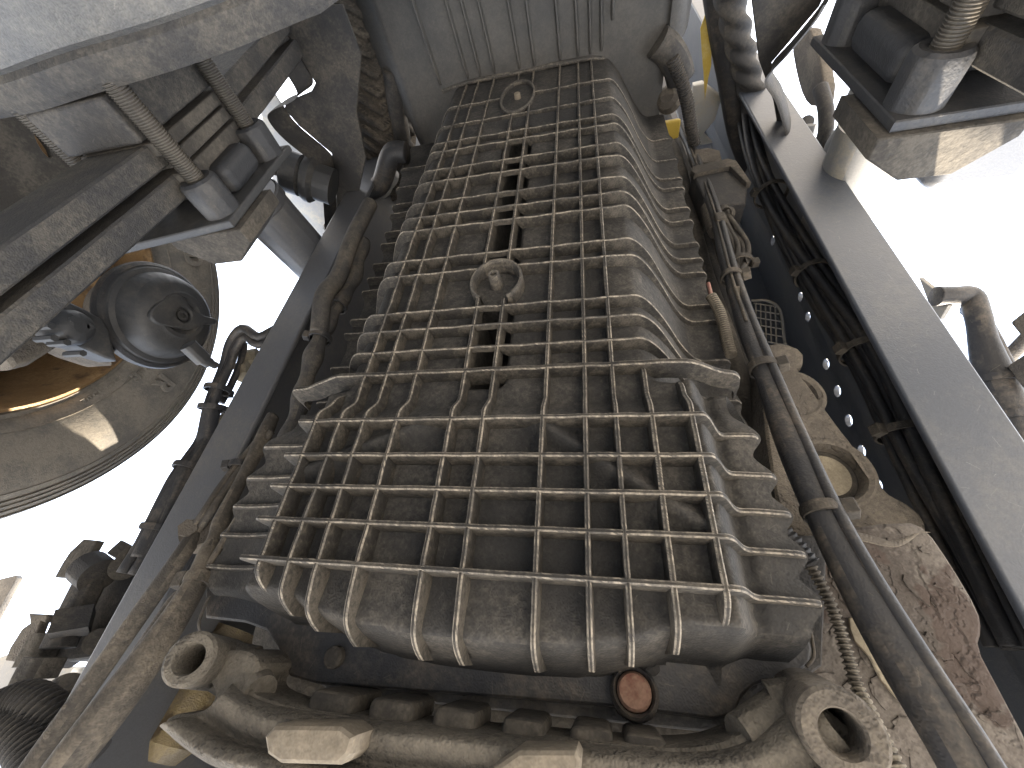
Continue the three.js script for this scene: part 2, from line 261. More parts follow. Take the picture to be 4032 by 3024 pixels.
{
  const zs = []; for (let z = -0.034; z < 0.05; z += 0.0022) zs.push(z); for (let z = 0.05; z < 0.866; z += 0.0029) zs.push(z);
  const nv = zs.length - 1, nu = 210;
  const g = grid(nu, nv, (u, v) => { const z = zs[Math.round(v * nv)], a = rimL(z), b = rimR(z), x = mix(a, b, u); return V(x, shellY(x, z), z); });
  const side = (rim, s) => grid(4, nv, (u, v) => { const z = zs[Math.round(v * nv)], x = rim(z); return V(x - s * 0.002 * u, shellY(x, z) + u * 0.03, z); });
  part(pan, 'pan_shell', [g, side(rimL, -1), side(rimR, 1)], M.plastic);
  M.ribEdge.vertexColors = true; M.plastic.side = M.ribEdge.side = THREE.DoubleSide; M.rib.side = THREE.DoubleSide;
  // a rib: run of points with tip and root heights, given thickness
  function rib(pts, along, h) {                              // pts: [s, tip, root, other]
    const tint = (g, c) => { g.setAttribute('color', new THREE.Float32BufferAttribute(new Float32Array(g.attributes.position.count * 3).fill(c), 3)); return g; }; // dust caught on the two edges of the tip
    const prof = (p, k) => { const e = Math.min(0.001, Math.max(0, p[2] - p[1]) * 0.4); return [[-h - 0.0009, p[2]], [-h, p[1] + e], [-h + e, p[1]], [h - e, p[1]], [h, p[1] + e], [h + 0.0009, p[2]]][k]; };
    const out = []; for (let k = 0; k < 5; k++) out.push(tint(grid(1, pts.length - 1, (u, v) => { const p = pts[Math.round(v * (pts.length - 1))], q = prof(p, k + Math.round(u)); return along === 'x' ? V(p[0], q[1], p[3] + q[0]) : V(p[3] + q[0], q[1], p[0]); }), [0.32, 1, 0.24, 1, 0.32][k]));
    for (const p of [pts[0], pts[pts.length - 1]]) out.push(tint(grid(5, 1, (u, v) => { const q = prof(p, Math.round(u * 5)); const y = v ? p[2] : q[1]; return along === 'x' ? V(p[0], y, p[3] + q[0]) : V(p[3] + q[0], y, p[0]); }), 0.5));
    return out;
  }
  const inBoss = (x, z) => Math.hypot((x + 0.0965) / 0.0265, (z - 0.3155) / 0.0305) < 1 || Math.hypot((x + 0.108) / 0.0285, (z - 0.766) / 0.062) < 1;
  const runs = (a, b, n, ok, fn) => { const out = []; let cur = []; for (let i = 0; i <= n; i++) { const s = mix(a, b, i / n); if (ok(s)) cur.push(fn(s)); else { if (cur.length > 2) out.push(cur); cur = []; } } if (cur.length > 2) out.push(cur); return out; };
  const wob = (x, z) => 0.0003 * Math.sin(x * 90 + z * 31) + 0.0003 * Math.sin(x * 210 - z * 130);
  for (const z of ROWS) {
    const h = z < 0.19 ? 0.0017 : z < 0.21 ? 0.0022 : 0.0014, big = z > 0.19 && z < 0.21;
    const tip = (x) => { let y = baseY(x, z); if (big) y = Math.min(y, mix(0.272, 0.292, ss(0.07, 0.115, x)) + 0.0 , 9) ; if (big && x < -0.2) y = mix(0.272, 0.292, ss(-0.235, -0.3, x)); const e = big ? Math.min(x + 0.313, 0.122 - x) : Math.min(x - rimL(z), rimR(z) - x); return y + wob(x, z) + (big ? 0.02 * (1 - Math.sqrt(1 - Math.pow(1 - clamp(e / 0.012), 2))) : 0.007 * Math.pow(1 - clamp(e / 0.008), 2.5)); };
    const L = big ? -0.313 : rimL(z), R = big ? 0.122 : rimR(z);
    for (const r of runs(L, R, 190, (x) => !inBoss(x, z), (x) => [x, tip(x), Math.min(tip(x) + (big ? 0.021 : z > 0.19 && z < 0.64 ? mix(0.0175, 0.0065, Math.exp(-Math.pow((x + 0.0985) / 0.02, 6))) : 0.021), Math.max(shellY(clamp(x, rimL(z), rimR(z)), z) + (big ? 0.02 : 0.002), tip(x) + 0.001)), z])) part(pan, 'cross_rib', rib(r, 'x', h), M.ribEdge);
  }
  XL.forEach((x, k) => {
    const zTop = k === 0 ? 0.187 : k === 9 ? 0.206 : k === 10 ? 0.19 : 0.866, zEnd = -0.009 + 0.028 * Math.pow(Math.abs(x + 0.085) / 0.15, 3);
    const tip = (z) => { let y = baseY(x, z) + 0.0004 + wob(z, x); if (k === 0 || k > 8) y += 0.016 * Math.pow(1 - clamp((zTop - z) / 0.02), 2); y += 0.03 * Math.pow(clamp((zEnd + 0.012 - z) / 0.022), 2.2); return y; };
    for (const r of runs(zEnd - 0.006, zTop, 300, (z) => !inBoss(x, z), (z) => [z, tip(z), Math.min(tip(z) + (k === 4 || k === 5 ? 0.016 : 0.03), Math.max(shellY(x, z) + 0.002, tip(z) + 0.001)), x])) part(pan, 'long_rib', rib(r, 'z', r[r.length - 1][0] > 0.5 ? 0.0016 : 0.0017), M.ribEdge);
  });
  // two round bosses
  const collar = (cx, cz, rx, rz, a0, a1, y0, y1) => { const pr = [[1, 1], [1, 0.12], [0.96, 0], [0.9, 0], [0.87, 0.12], [0.87, 1]]; const out = []; for (let k = 0; k < 5; k++) out.push(grid(1, 60, (u, v) => { const p = pr[k + Math.round(u)], a = mix(a0, a1, v), x = cx + rx * p[0] * Math.cos(a), z = cz + rz * p[0] * Math.sin(a); return V(x, mix(y0(z), y1(x, z), p[1]), z); })); return out; };
  part(pan, 'boss_collar', collar(-0.0965, 0.3155, 0.0285, 0.0325, -Math.PI / 2 + 0.55, 1.5 * Math.PI - 0.55, () => 0.2705, (x, z) => 0.292), M.rib);
  part(pan, 'boss_collar', collar(-0.108, 0.766, 0.03, 0.064, 0, 6.2832, (z) => floorY(z) - 0.001, (x, z) => shellY(x, z) + 0.004), M.rib);
  part(pan, 'boss_pin', [lathe([[0, 0.004], [0.0035, 0.004], [0.0035, 0], [0.0058, 0], [0.0064, 0.002], [0.0075, 0.03]], V(-0.0985, 0.268, 0.32), V(0, 1, 0), 24)], M.rib);
  part(pan, 'boss_pin', [lathe([[0, 0], [0.004, 0], [0.005, 0.001], [0.006, 0.01]], V(-0.108, 0.268, 0.765), V(0, 1, 0), 20)], M.flake);
  // upright end panel with low upright ribs
  const zw = (x, y) => 0.865 + 0.9 * Math.max(0, -0.335 - x) + 0.5 * Math.max(0, x - 0.132) - 0.02 * Math.exp(-Math.pow((y - 0.272) / 0.02, 2)) * 0 ;
  const L = (y) => -0.383 + 0.03 * ss(0.29, 0.33, y) + 0.012 * ss(0.33, 0.42, y), R = (y) => 0.146 - 0.004 * ss(0.2, 0.4, y);
  const panel = (dz) => grid(90, 60, (u, v) => { const y = mix(0.02, 0.43, v), x = mix(L(y), R(y), u); return V(x, y, zw(x, y) + dz + 0.0016 * Math.sin(x * 40 + y * 9) + 0.001 * Math.sin(y * 33 - x * 12)); });
  part(pan, 'end_panel', [panel(0), panel(0.005)], M.panel);
  for (const [x, y1] of [[-.262, .27], [-.208, .27], [-.184, .27], [-.157, .27], [-.11, .27], [-.083, .27], [-.037, .27], [-.006, .27], [.0155, .27], [.034, .268], [.052, .23]]) {
    const spread = (y) => x * (1 + 0.10 * (0.27 - y)) + (x < -0.09 ? -0.06 : -0.02) * Math.pow(Math.max(0, 0.27 - y), 1.3);
    const g2 = grid(6, 30, (u, v) => { const y = mix(0.03, y1, v), a = (u - 0.5) * 2, xx = spread(y) + a * 0.0034; return V(xx, y, zw(xx, y) - 0.008 * Math.pow(1 - a * a, 0.6) * ss(1, 0.94, v) + 0.001 + 0.0016 * Math.sin(xx * 40 + y * 9) + 0.001 * Math.sin(y * 33 - xx * 12)); });
    part(pan, 'panel_rib', g2, M.panel);
  }
  part(pan, 'panel_top_rib', grid(6, 60, (u, v) => { const x = mix(-0.262, 0.04, v), a = u * Math.PI; return V(x, 0.272 - 0.004 * Math.cos(a) + 0.006 * Math.pow(Math.max(0, -0.2 - x) / 0.06, 2) + 0.006 * Math.pow(Math.max(0, x) / 0.04, 2), 0.866 - 0.006 * Math.sin(a)); }), M.rib);
  // rolled side flap of the end panel on the right
  part(pan, 'side_flap', [0, 0.004].map((d) => grid(20, 24, (u, v) => { const y = mix(0.02, 0.272 - 0.05 * Math.pow(Math.max(0, u - 0.35) / 0.65, 2.4), v), x = 0.143 + 0.038 * Math.sin(u * 1.5); return V(x, y, 0.862 + 0.05 * (1 - Math.cos(u * 1.5)) + d); })), M.panel); M.panel.side = THREE.DoubleSide;
}

// ---------- engine mass over the pan ----------
{
  const e = thing('engine_block', 'dark grimy engine block above the ribbed pan, seen in the gaps beside it', 'engine block', V(-0.09, 0.42, 0.5));
  part(e, 'block', [box(-0.27, 0.41, -0.02, 0.09, 0.78, 1.3, 0.02)], M.castGrey);
  part(e, 'pan_rail', [box(-0.335, 0.405, 0.19, 0.14, 0.43, 0.86, 0.006)], M.castGrey);
  for (let k = 0; k < 9; k++) part(e, 'flange_bolt', hex(V(-0.325, 0.39, 0.24 + k * 0.07), V(-0.325, 0.405, 0.24 + k * 0.07), 0.008), M.castDark);
  for (let k = 0; k < 5; k++) part(e, 'side_boss', [box(-0.33, 0.46 + 0.03 * (k % 2), 0.28 + k * 0.13, -0.26, 0.56 + 0.02 * (k % 3), 0.36 + k * 0.13, 0.015)], M.castDark);
  const c = thing('added_shade_floor', 'dark added floor panel high above the engine, shaped to block and pass sun', 'cab floor', V(-0.1, 1.05, 1));
  // unseen panel added for shade; hole and cut corner shaped to admit sun patches
  part(c, 'shade_panel', exY([[-1.22, -1.3], [0.46, -1.3], [0.46, 1.2], [0.88, 1.2], [0.88, 6], [-1.22, 6]], 0.98, 0.012, 0.002, [[[-0.738, 0.055], [-0.776, 0.112], [-0.8, 0.121], [-0.837, 0.109], [-0.828, 0.069], [-0.803, 0.06], [-0.778, 0.036], [-0.761, -0.003]]]), M.rubber);
}

// ---------- left and right spring packs, clamped to the axle ----------
{
  const ax = thing('axle_beam', 'grey forged front axle beam crossing the upper left corner, dusty and scuffed', 'axle', V(-0.42, 0.03, 0.46));
  // section of the beam: [z from its middle (in half widths), y]
  const sec = [[-1.02, 0.076], [-1.05, 0.07], [-1.05, 0.052], [-1.0, 0.047], [-1.1, 0.043], [-1.13, 0.036], [-1.15, -0.045], [-0.95, -0.06], [0, -0.07], [0.9, -0.06], [1.16, -0.03], [1.05, 0.05], [1.05, 0.07], [1.02, 0.076], [0, 0.0765]];
  const beam = (lo, hi, ks) => toCreasedNormals(grid(ks.length - 1, 80, (u, v) => { const x = mix(lo, hi, v), k = sec[ks[Math.round(u * (ks.length - 1))]], c = Math.abs(x + 0.076);
    const w = mix(0.055, 0.076, ss(0.14, 0.34, c)) + 0.003 * Math.sin(x * 23), drop = 0.08 * ss(0.16, 0.02, c); return V(x, k[1] - drop + 0.0015 * Math.sin(x * 31 + k[0]), 0.465 + 0.075 * ss(0.36, 0.12, c) + k[0] * w); }), 0.35);
  part(ax, 'beam', [beam(-1.0, 0.85, [3, 4, 5, 6, 7, 8, 9, 10, 11])], M.axle);
  part(ax, 'upper_flange', [beam(-1.0, 0.85, [11, 12, 13, 14, 0, 1, 2, 3])], M.steel);
  M.axle.side = M.steel.side = THREE.DoubleSide;
}
for (const [xi, s, zs, where] of [[-0.42, -1, [0.395, 0.52], 'left'], [0.268, 1, [0.40, 0.55], 'right']]) {
  const X = (d) => xi + s * d, bx = (a, y0, z0, b, y1, z1, r) => box(Math.min(X(a), X(b)), y0, z0, Math.max(X(a), X(b)), y1, z1, r);
  const zc = (zs[0] + zs[1]) / 2;
  const sp = thing('leaf_spring', where === 'left' ? 'dusty leaf spring sloping out of the left edge beside the brake chamber' : 'leaf spring at the upper right corner beside the sunlit clamp block', 'leaf spring', V(X(0.06), 0.14, zc));
  const leaf = (y0, y1) => { const out = []; const prof = [[0.02, y0], [0.098, y0], [0.1, y0 + 0.002], [0.1, y1 - 0.002], [0.098, y1], [0.02, y1], [0.018, y1 - 0.002], [0.018, y0 + 0.002], [0.02, y0]];
    for (let k = 0; k < 8; k++) out.push(grid(1, 30, (u, v) => { const z = mix(-0.5, 1.25, v), p = prof[k + Math.round(u)], d = Math.abs(z - zc); return V(X(p[0]), p[1] + 0.006 - 0.05 * Math.max(0, d - 0.03) - 0.02 * d * d, z); })); return out; };
  part(sp, 'leaf', leaf(0.118, 0.141), M.steel); part(sp, 'leaf', leaf(0.149, 0.172), M.steel);
  part(sp, 'axle_pad', bx(0.012, 0.077, zs[0] - 0.012, 0.11, 0.118, zs[1] + 0.02, 0.004), M.steel);
  part(sp, 'spacer_plate', bx(0.008, 0.1215, zs[0] - 0.004, 0.108, 0.134, zs[1] + 0.004, 0.002), M.castDark);
  part(sp, 'spacer_plate', bx(0.009, 0.137, zs[0] + 0.004, 0.107, 0.15, zs[1] - 0.004, 0.002), M.castDark);
  part(sp, 'spacer_plate', bx(0.008, 0.153, zs[0] - 0.004, 0.108, 0.172, zs[1] + 0.004, 0.002), M.castDark);
  const cp = thing('clamp_plate', where === 'left' ? 'blue grey clamp plate and rubber bump block above the left spring bolts' : 'clamp plate and many sided bump block at the right, half in glaring sunlight', 'spring clamp', V(X(0.04), 0.22, zc));
  part(cp, 'plate', exY([[X(-0.022), zs[0] - 0.024], [X(0.13), zs[0] - (where === 'left' ? 0.05 : 0.02)], [X(0.14), zs[1]], [X(0.1), zs[1] + 0.03], [X(-0.022), zs[1] + 0.024]], 0.2, 0.01, 0.003), where === 'left' ? M.chamber : M.nut);
  part(cp, 'bump_block', extr([[X(-0.03), 0.2105], [X(0.075), 0.2105], [X(0.075), 0.225], [X(0.045), 0.252], [X(0.005), 0.252], [X(-0.03), 0.228]], V(0, 0, zs[0] - 0.028), V(1, 0, 0), V(0, 1, 0), 0.085, 0.003), M.castDark);
  part(cp, 'collar_block', bx(-0.012, 0.166, zs[0] + 0.028, 0.1, 0.1995, zs[1] - 0.028, 0.012), M.nut);
  zs.forEach((z, k) => [0, 0.118].forEach((d, j) => {
    const ub = thing('threaded_bolt', j ? `threaded spring bolt hidden on the outer side of the ${where} spring, ${k ? 'farther' : 'nearer'} of two` : where === 'left' ? (k ? 'farther threaded bolt of the left spring, beside the dark spring leaves' : 'long dusty threaded bolt in front of the stacked spacer plates, upper left') : (k ? 'farther dark bolt of the right spring, left of the glinting one' : 'threaded bolt with a bright glint of sun near the upper right corner'), 'bolt', V(X(d), 0.13, z), 'threaded bolts clamping the leaf springs');
    const x = X(d), pitch = 0.0024;
    const L = 0.098, n = Math.round(L / pitch), prof = [[0, 0]]; for (let i = 0; i < n; i++) prof.push([0.0086, i * pitch], [0.0099, (i + 0.3) * pitch], [0.0099, (i + 0.5) * pitch], [0.0086, (i + 0.8) * pitch]);
    part(ub, 'threaded_rod', lathe(prof, V(x, 0.07, z), V(0, 1, 0), 28), M.thread);
    part(ub, 'nut', lathe([[0, 0], [0.0105, 0], [0.0125, -0.001], [0.0165, -0.001], [0.0195, 0.0015], [0.0205, 0.005], [0.0205, 0.04], [0, 0.04]], V(x, 0.162, z), V(0, 1, 0), 36), M.nut);
  }));
}

// ---------- the left wheel with its brake chamber ----------
{
  const cx = -1.024, cy = 0.217, cz = 0.485, o = V(cx, cy, cz), ax = V(1, 0, 0);
  const t = thing('truck_wheel', 'dusty truck tyre on a bronze rusty rim at the left edge', 'wheel', o);
  const at = (r, x) => [r, x];
  const pr = [at(.296, -.03), at(.3, -.012), at(.308, -.004), at(.316, -.008), at(.322, -.004), at(.34, .006), at(.37, .014), at(.4, .016), at(.43, .012), at(.45, .004), at(.457, -.002), at(.459, -.006), at(.461, -.002), at(.466, -.006), at(.468, -.01), at(.47, -.007), at(.476, -.012), at(.478, -.017), at(.48, -.013), at(.487, -.02), at(.489, -.025), at(.491, -.021), at(.496, -.032), at(.499, -.045), at(.5, -.07), at(.5, -.26), at(.49, -.29), at(.4, -.3), at(.3, -.28)];
  part(t, 'tyre', lathe(pr, o, ax, 160), M.tyre);
  part(t, 'rim', [lathe([[.303, -.01], [.303, .004], [.298, .006], [.293, 0], [.29, -.02], [.282, -.035], [.278, -.09], [.262, -.12], [.25, -.2], [.2, -.22], [.06, -.22]], o, ax, 120)], M.bronze);
  part(t, 'brake_disc', [lathe([[.11, .02], [.215, .02], [.22, .015], [.22, -.02], [.11, -.02]], V(cx - .05, cy, cz), ax, 90)], M.bronze);
  part(t, 'hub', [lathe([[0, .10], [.05, .10], [.06, .09], [.065, .03], [.1, .02], [.11, -.05]], V(cx - .05, cy, cz), ax, 60)], M.grey);
  const font = await new FontLoader().loadAsync('fonts/droid/droid_sans_bold.typeface.json');
  // raised lettering on the sidewall, tops outward
  const side = (r) => { for (let i = 4; i < 10; i++) { const a = pr[i], b = pr[i + 1]; if (r >= a[0] && r <= b[0]) return mix(a[1], b[1], (r - a[0]) / (b[0] - a[0])); } return .012; };
  function words(txt, r, size, a0, step, d, name) {
    const gs = []; [...txt].forEach((ch, i) => { if (ch === ' ') return; const g = new TextGeometry(ch, { font, size, depth: d, curveSegments: 5, bevelEnabled: true, bevelSize: d * 0.3, bevelThickness: d * 0.3, bevelSegments: 1 }); g.computeBoundingBox(); const b = g.boundingBox; g.translate(-(b.min.x + b.max.x) / 2, -size / 2, -d * 0.4);
      const a = a0 + i * step; // measured in the y-z plane from +z towards +y
      const out = V(0, Math.sin(a), Math.cos(a)), tan = V().crossVectors(out, ax);
      gs.push(orient(g, V(cx + side(r), cy, cz).addScaledVector(out, r), tan, out, ax)); });
    return part(t, name, gs, M.tyre);
  }
  words('GOODYEAR', .395, .042, 0.134, 0.22, .0055, 'lettering');
  words('LRE', .345, .022, 1.55, 0.09, .0035, 'lettering');
  words('156/150L', .329, .012, 1.78, 0.037, .0015, 'lettering');
  // shallow lines moulded on the sidewall
  part(t, 'sidewall_line', [.34, .446].map((r) => lathe([[r - .0014, side(r) - .001], [r, side(r) + .0018], [r + .0014, side(r) - .001]], o, ax, 160)), M.tyre);
}
{
  const c = V(-.66,.3515,.392), ax = V(1, 0.04, -0.02).normalize();
  const t = thing('brake_chamber', 'round black brake chamber with a stepped end cover, in front of the tyre', 'brake chamber', c);
  part(t, 'cover', lathe([[0, .017], [.004, .017], [.0045, .021], [.008, .021], [.0085, .017], [.024, .017], [.03, .0215], [.036, .0215], [.041, .018], [.05, .0165], [.06, .008], [.066, -.004], [.069, -.014], [.0755, -.0165], [.0765, -.019], [.08, -.0225], [.08, -.036], [.076, -.04]], c, ax, 72), M.chamber);
  part(t, 'clamp_band', lathe([[.079, -.02], [.084, -.024], [.0855, -.03], [.084, -.037], [.079, -.041]], c, ax, 72), M.loom);
  part(t, 'back_shell', lathe([[.078, -.038], [.072, -.055], [.062, -.085], [.045, -.1], [0, -.1]], c, ax, 60), M.castGrey);
  { const U = V(0, 0.1, 1).normalize(), W = V(0, -1, 0.1).normalize(), pg = [[-.052, .02], [-.05, .044], [-.02, .047], [.022, .04], [.03, .016], [.02, .0], [.034, -.034], [.05, -.052], [.036, -.06], [.016, -.038], [-.014, -.03], [-.03, -.006]].map(([a, b]) => [a * .8, b * .8]);
    part(t, 'raised_panel', extr(smoothPoly(pg, 2), c.clone().addScaledVector(ax, 0.012), U, W, 0.0125, 0.004, [ring(20, 0.0115, 0.0115)]), M.chamber); }
  for (let i = 0; i < 2; i++) { const a = 0.6 + i * 2.9, q = c.clone().add(V(-0.03, 0.088 * Math.sin(a), 0.088 * Math.cos(a))); part(t, 'band_bolt', cyl(q.clone().add(V(0, -0.012, 0.006)), q.clone().add(V(0, 0.012, -0.006)), 0.005, 0.005, 8), M.castGrey); }
  const p = V(-.6,.3794,.3289);
  part(t, 'air_fitting', [cyl(V(-.605,.3625,.3368), V(-.6,.392,.3294), 0.012, 0.012), cyl(V(-.6,.3901,.3298), V(-.6,.4017,.3312), 0.0085), cyl(V(-.6,.3997,.3315), V(-.6,.413,.3339), 0.006)], M.chamber);
  const h = V(-.66,.2663,.2912);
  const f = part(t, 'caliper_bracket', [exX([[.3168, .2333], [.3024, .2607], [.2726, .27], [.2764, .2881], [.2808, .3175], [.2856, .3316], [.3173, .3008], [.3258, .2862], [.3237, .2639]], -0.70, 0.04, 0.006), lathe([[0, .02], [.008, .02], [.018, .014], [.023, .004], [.025, -.02]], h, V(1, 0, 0), 40)], M.chamber);
  for (const q of [V(-.64,.2537,.262), V(-.64,.2661,.2649), V(-.64,.2855,.2631), V(-.64,.2731,.2971), V(-.64,.2439,.2727), V(-.64,.2553,.2937)]) part(t, 'bracket_bolt', hex(q, q.clone().add(V(-0.03, 0, 0)), 0.0042), M.chamber);
  part(t, 'caliper', [exX([[.2492, .2658], [.2855, .2726], [.3257, .28], [.3544, .3217], [.3088, .3678], [.3002, .3326], [.2983, .3032], [.254, .2925], [.2389, .282]], -0.80, 0.07, 0.012)], M.castGrey);
  solo('added_dark_plate', 'dark plate added behind the leaf spring to darken the wheel hollow', 'brake shield', exX(smoothPoly([[.604, .0984], [.7009, .1479], [.6741, .2178], [.572, .2366], [.4086, .2229]], 2), -0.91, 0.012, 0.003, [[[.6395, .1553], [.6458, .1553], [.6438, .1646], [.6388, .1773], [.6316, .1861], [.6252, .186], [.6262, .1757], [.6325, .1637]]]), M.castDark);  // added plate stands in for the shaded hollow; slot shows the bright rim
}
// ---------- behind the left rail: shock absorber, bush, bracket, braided hose ----------
{
  const a = V(-.5809,.298,.62), b = V(-.5776,.5563,.66);
  const t = thing('shock_absorber', 'dark blue grey shock absorber tube running behind the left rail', 'shock absorber', a);
  part(t, 'tube', [lathe([[0, 0], [.045, 0], [.047, .004], [.047, .34], [0, .34]], a, V().copy(b).sub(a), 48)], M.paint);
  part(t, 'dust_cap', [lathe([[.048, .0], [.05, .002], [.05, .02], [.048, .022]], a, V().copy(b).sub(a), 48)], M.paint);
  const g = V(-.5418,.3216,.72), h = V(-.4962,.3488,.72);
  const m = thing('rubber_bush', 'rubber suspension bush with ringed collar beside the left rail', 'bush', g);
  part(m, 'sleeve', lathe([[0, -.03], [.034, -.03], [.038, -.026], [.038, 0], [.032, .004], [.04, .008], [.043, .014], [.043, .022], [.038, .028], [.034, .03], [.034, .06], [0, .06]], g, V().copy(h).sub(g), 44), M.chamber);
  part(m, 'bolt_head', hex(g.clone().addScaledVector(V().copy(h).sub(g).normalize(), -0.045), g, 0.016), M.castGrey);
  const bt = thing('frame_bracket', 'bent sheet steel bracket with a folded edge, between the left spring and the end panel', 'bracket', V(-.4655,.2446,.76));
  part(bt, 'plate', exZ([[-.4426, .104], [-.4469, .1536], [-.4428, .1985], [-.4576, .2084], [-.5152, .2161], [-.5239, .2249], [-.5153, .2538], [-.4817, .3087], [-.4994, .3501], [-.5693, .4776], [-.5194, .4538], [-.4172, .3254], [-.3935, .2485], [-.3445, .1767], [-.3412, .1163]], 0.76, 0.006, 0.002), M.rubber);
  const edge = [V(-.4483,.103,.76), V(-.4518,.1157,.76), V(-.4477,.1547,.76), V(-.4451,.1929,.76), V(-.4501,.2,.76), V(-.4624,.2048,.76), V(-.5128,.2129,.76), V(-.5224,.2193,.76), V(-.5238,.2324,.76), V(-.5168,.2559,.76), V(-.4888,.3024,.76), V(-.4849,.317,.76), V(-.5013,.3498,.76), V(-.5749,.4769,.76)];
  part(bt, 'folded_edge', grid(edge.length * 6, 5, (u, v) => { const q = new THREE.CatmullRomCurve3(edge, false, 'centripetal').getPoint(u); return V(q.x - 0.012 * Math.sin(v * 1.57), q.y, q.z - 0.045 * v + 0.004); }), M.rubber);
  const tri = (a) => Math.abs(((a / 6.2832 * 6) % 1) * 2 - 1);
  solo('braided_hose', 'thick black hose with a chevron patterned skin, beside the end panel', 'hose', tube([V(-.4161,.1104,.98), V(-.4309,.1857,.98), V(-.453,.2838,.98), V(-.5012,.4028,.98), V(-.5944,.5234,.98), V(-.6922,.646,.98)], (q, s, a) => 0.085 + 0.008 * ss(-0.2, 0.3, Math.sin((s + 0.03 * tri(a)) * 6.2832 / 0.03)), { seg: 240, rad: 96 }), M.loomTan);
  solo('coolant_hose', 'grimy curved hose between the left rail and the end panel', 'hose', tube([V(-.3592,.2391,.9), V(-.3795,.308,.9), V(-.3928,.3606,.9), V(-.4384,.4148,.9), V(-.5041,.4742,.9), V(-.5723,.5294,.9)], 0.018, { seg: 60 }), M.rubber);
  solo('coolant_hose', 'slack dark hose low beside the left rail and bracket', 'hose', tube([V(-.349,.3469,.8), V(-.3773,.3426,.8), V(-.438,.4017,.8), V(-.4902,.4156,.8), V(-.5452,.4302,.8), V(-.6071,.5219,.8)], 0.02, { seg: 60 }), M.loom);
  solo('pipe_clamp', 'small bright metal clamp in the gap left of the end panel', 'clamp', [lathe([[.022, -.008], [.026, -.008], [.026, .008], [.022, .008]], V(-.4435,.4192,.86), V(0.3, 1, 0.4), 30), lathe([[.022, -.006], [.025, -.006], [.025, .006], [.022, .006]], V(-.4646,.4383,.86), V(0.3, 1, 0.4), 30)], M.grey);
  solo('mud_flap', 'pale panel far behind the left rail, in the gap above the tube', 'panel', exZ([[-1.0946, .3831], [-1.0386, .3922], [-1.0266, .5278], [-1.0487, .8694], [-1.3553, 1.1786], [-1.3289, .786]], 1.5, 0.01, 0.002), M.grey);
  // dark harness low in the gap by the left rail
  const hp = [V(-.36,.3485,.5263), V(-.36,.3614,.4422), V(-.36,.3535,.3852), V(-.36,.3502,.3214), V(-.36,.3555,.2712), V(-.36,.3643,.2277), V(-.36,.3704,.1735)];
  const w = thing('wire_loom', 'dusty brown black loom in the shadow between the left rail and the pan', 'wiring', hp[2]);
  part(w, 'sleeve', tube(hp, (q) => 0.011 + 0.002 * Math.sin(q * 40), { seg: 90 }), M.dark); part(w, 'zip_tie', [...tie(hp[2], V().copy(hp[3]).sub(hp[1]), 0.0125, V(-1, -0.4, 0)), ...tie(hp[3], V().copy(hp[4]).sub(hp[2]), 0.0125, V(-1, -0.4, 0))], M.loom);
  const w2 = thing('side_hose', 'dark hose lying deep in the gap beside the left frame rail', 'hose', V(-.36,.313,.3984));
  part(w2, 'hose', tube([V(-.36,.3294,.5999), V(-.36,.328,.4991), V(-.36,.3341,.4221), V(-.36,.3263,.3761), V(-.36,.3455,.3256)], 0.012), M.rubber);
}
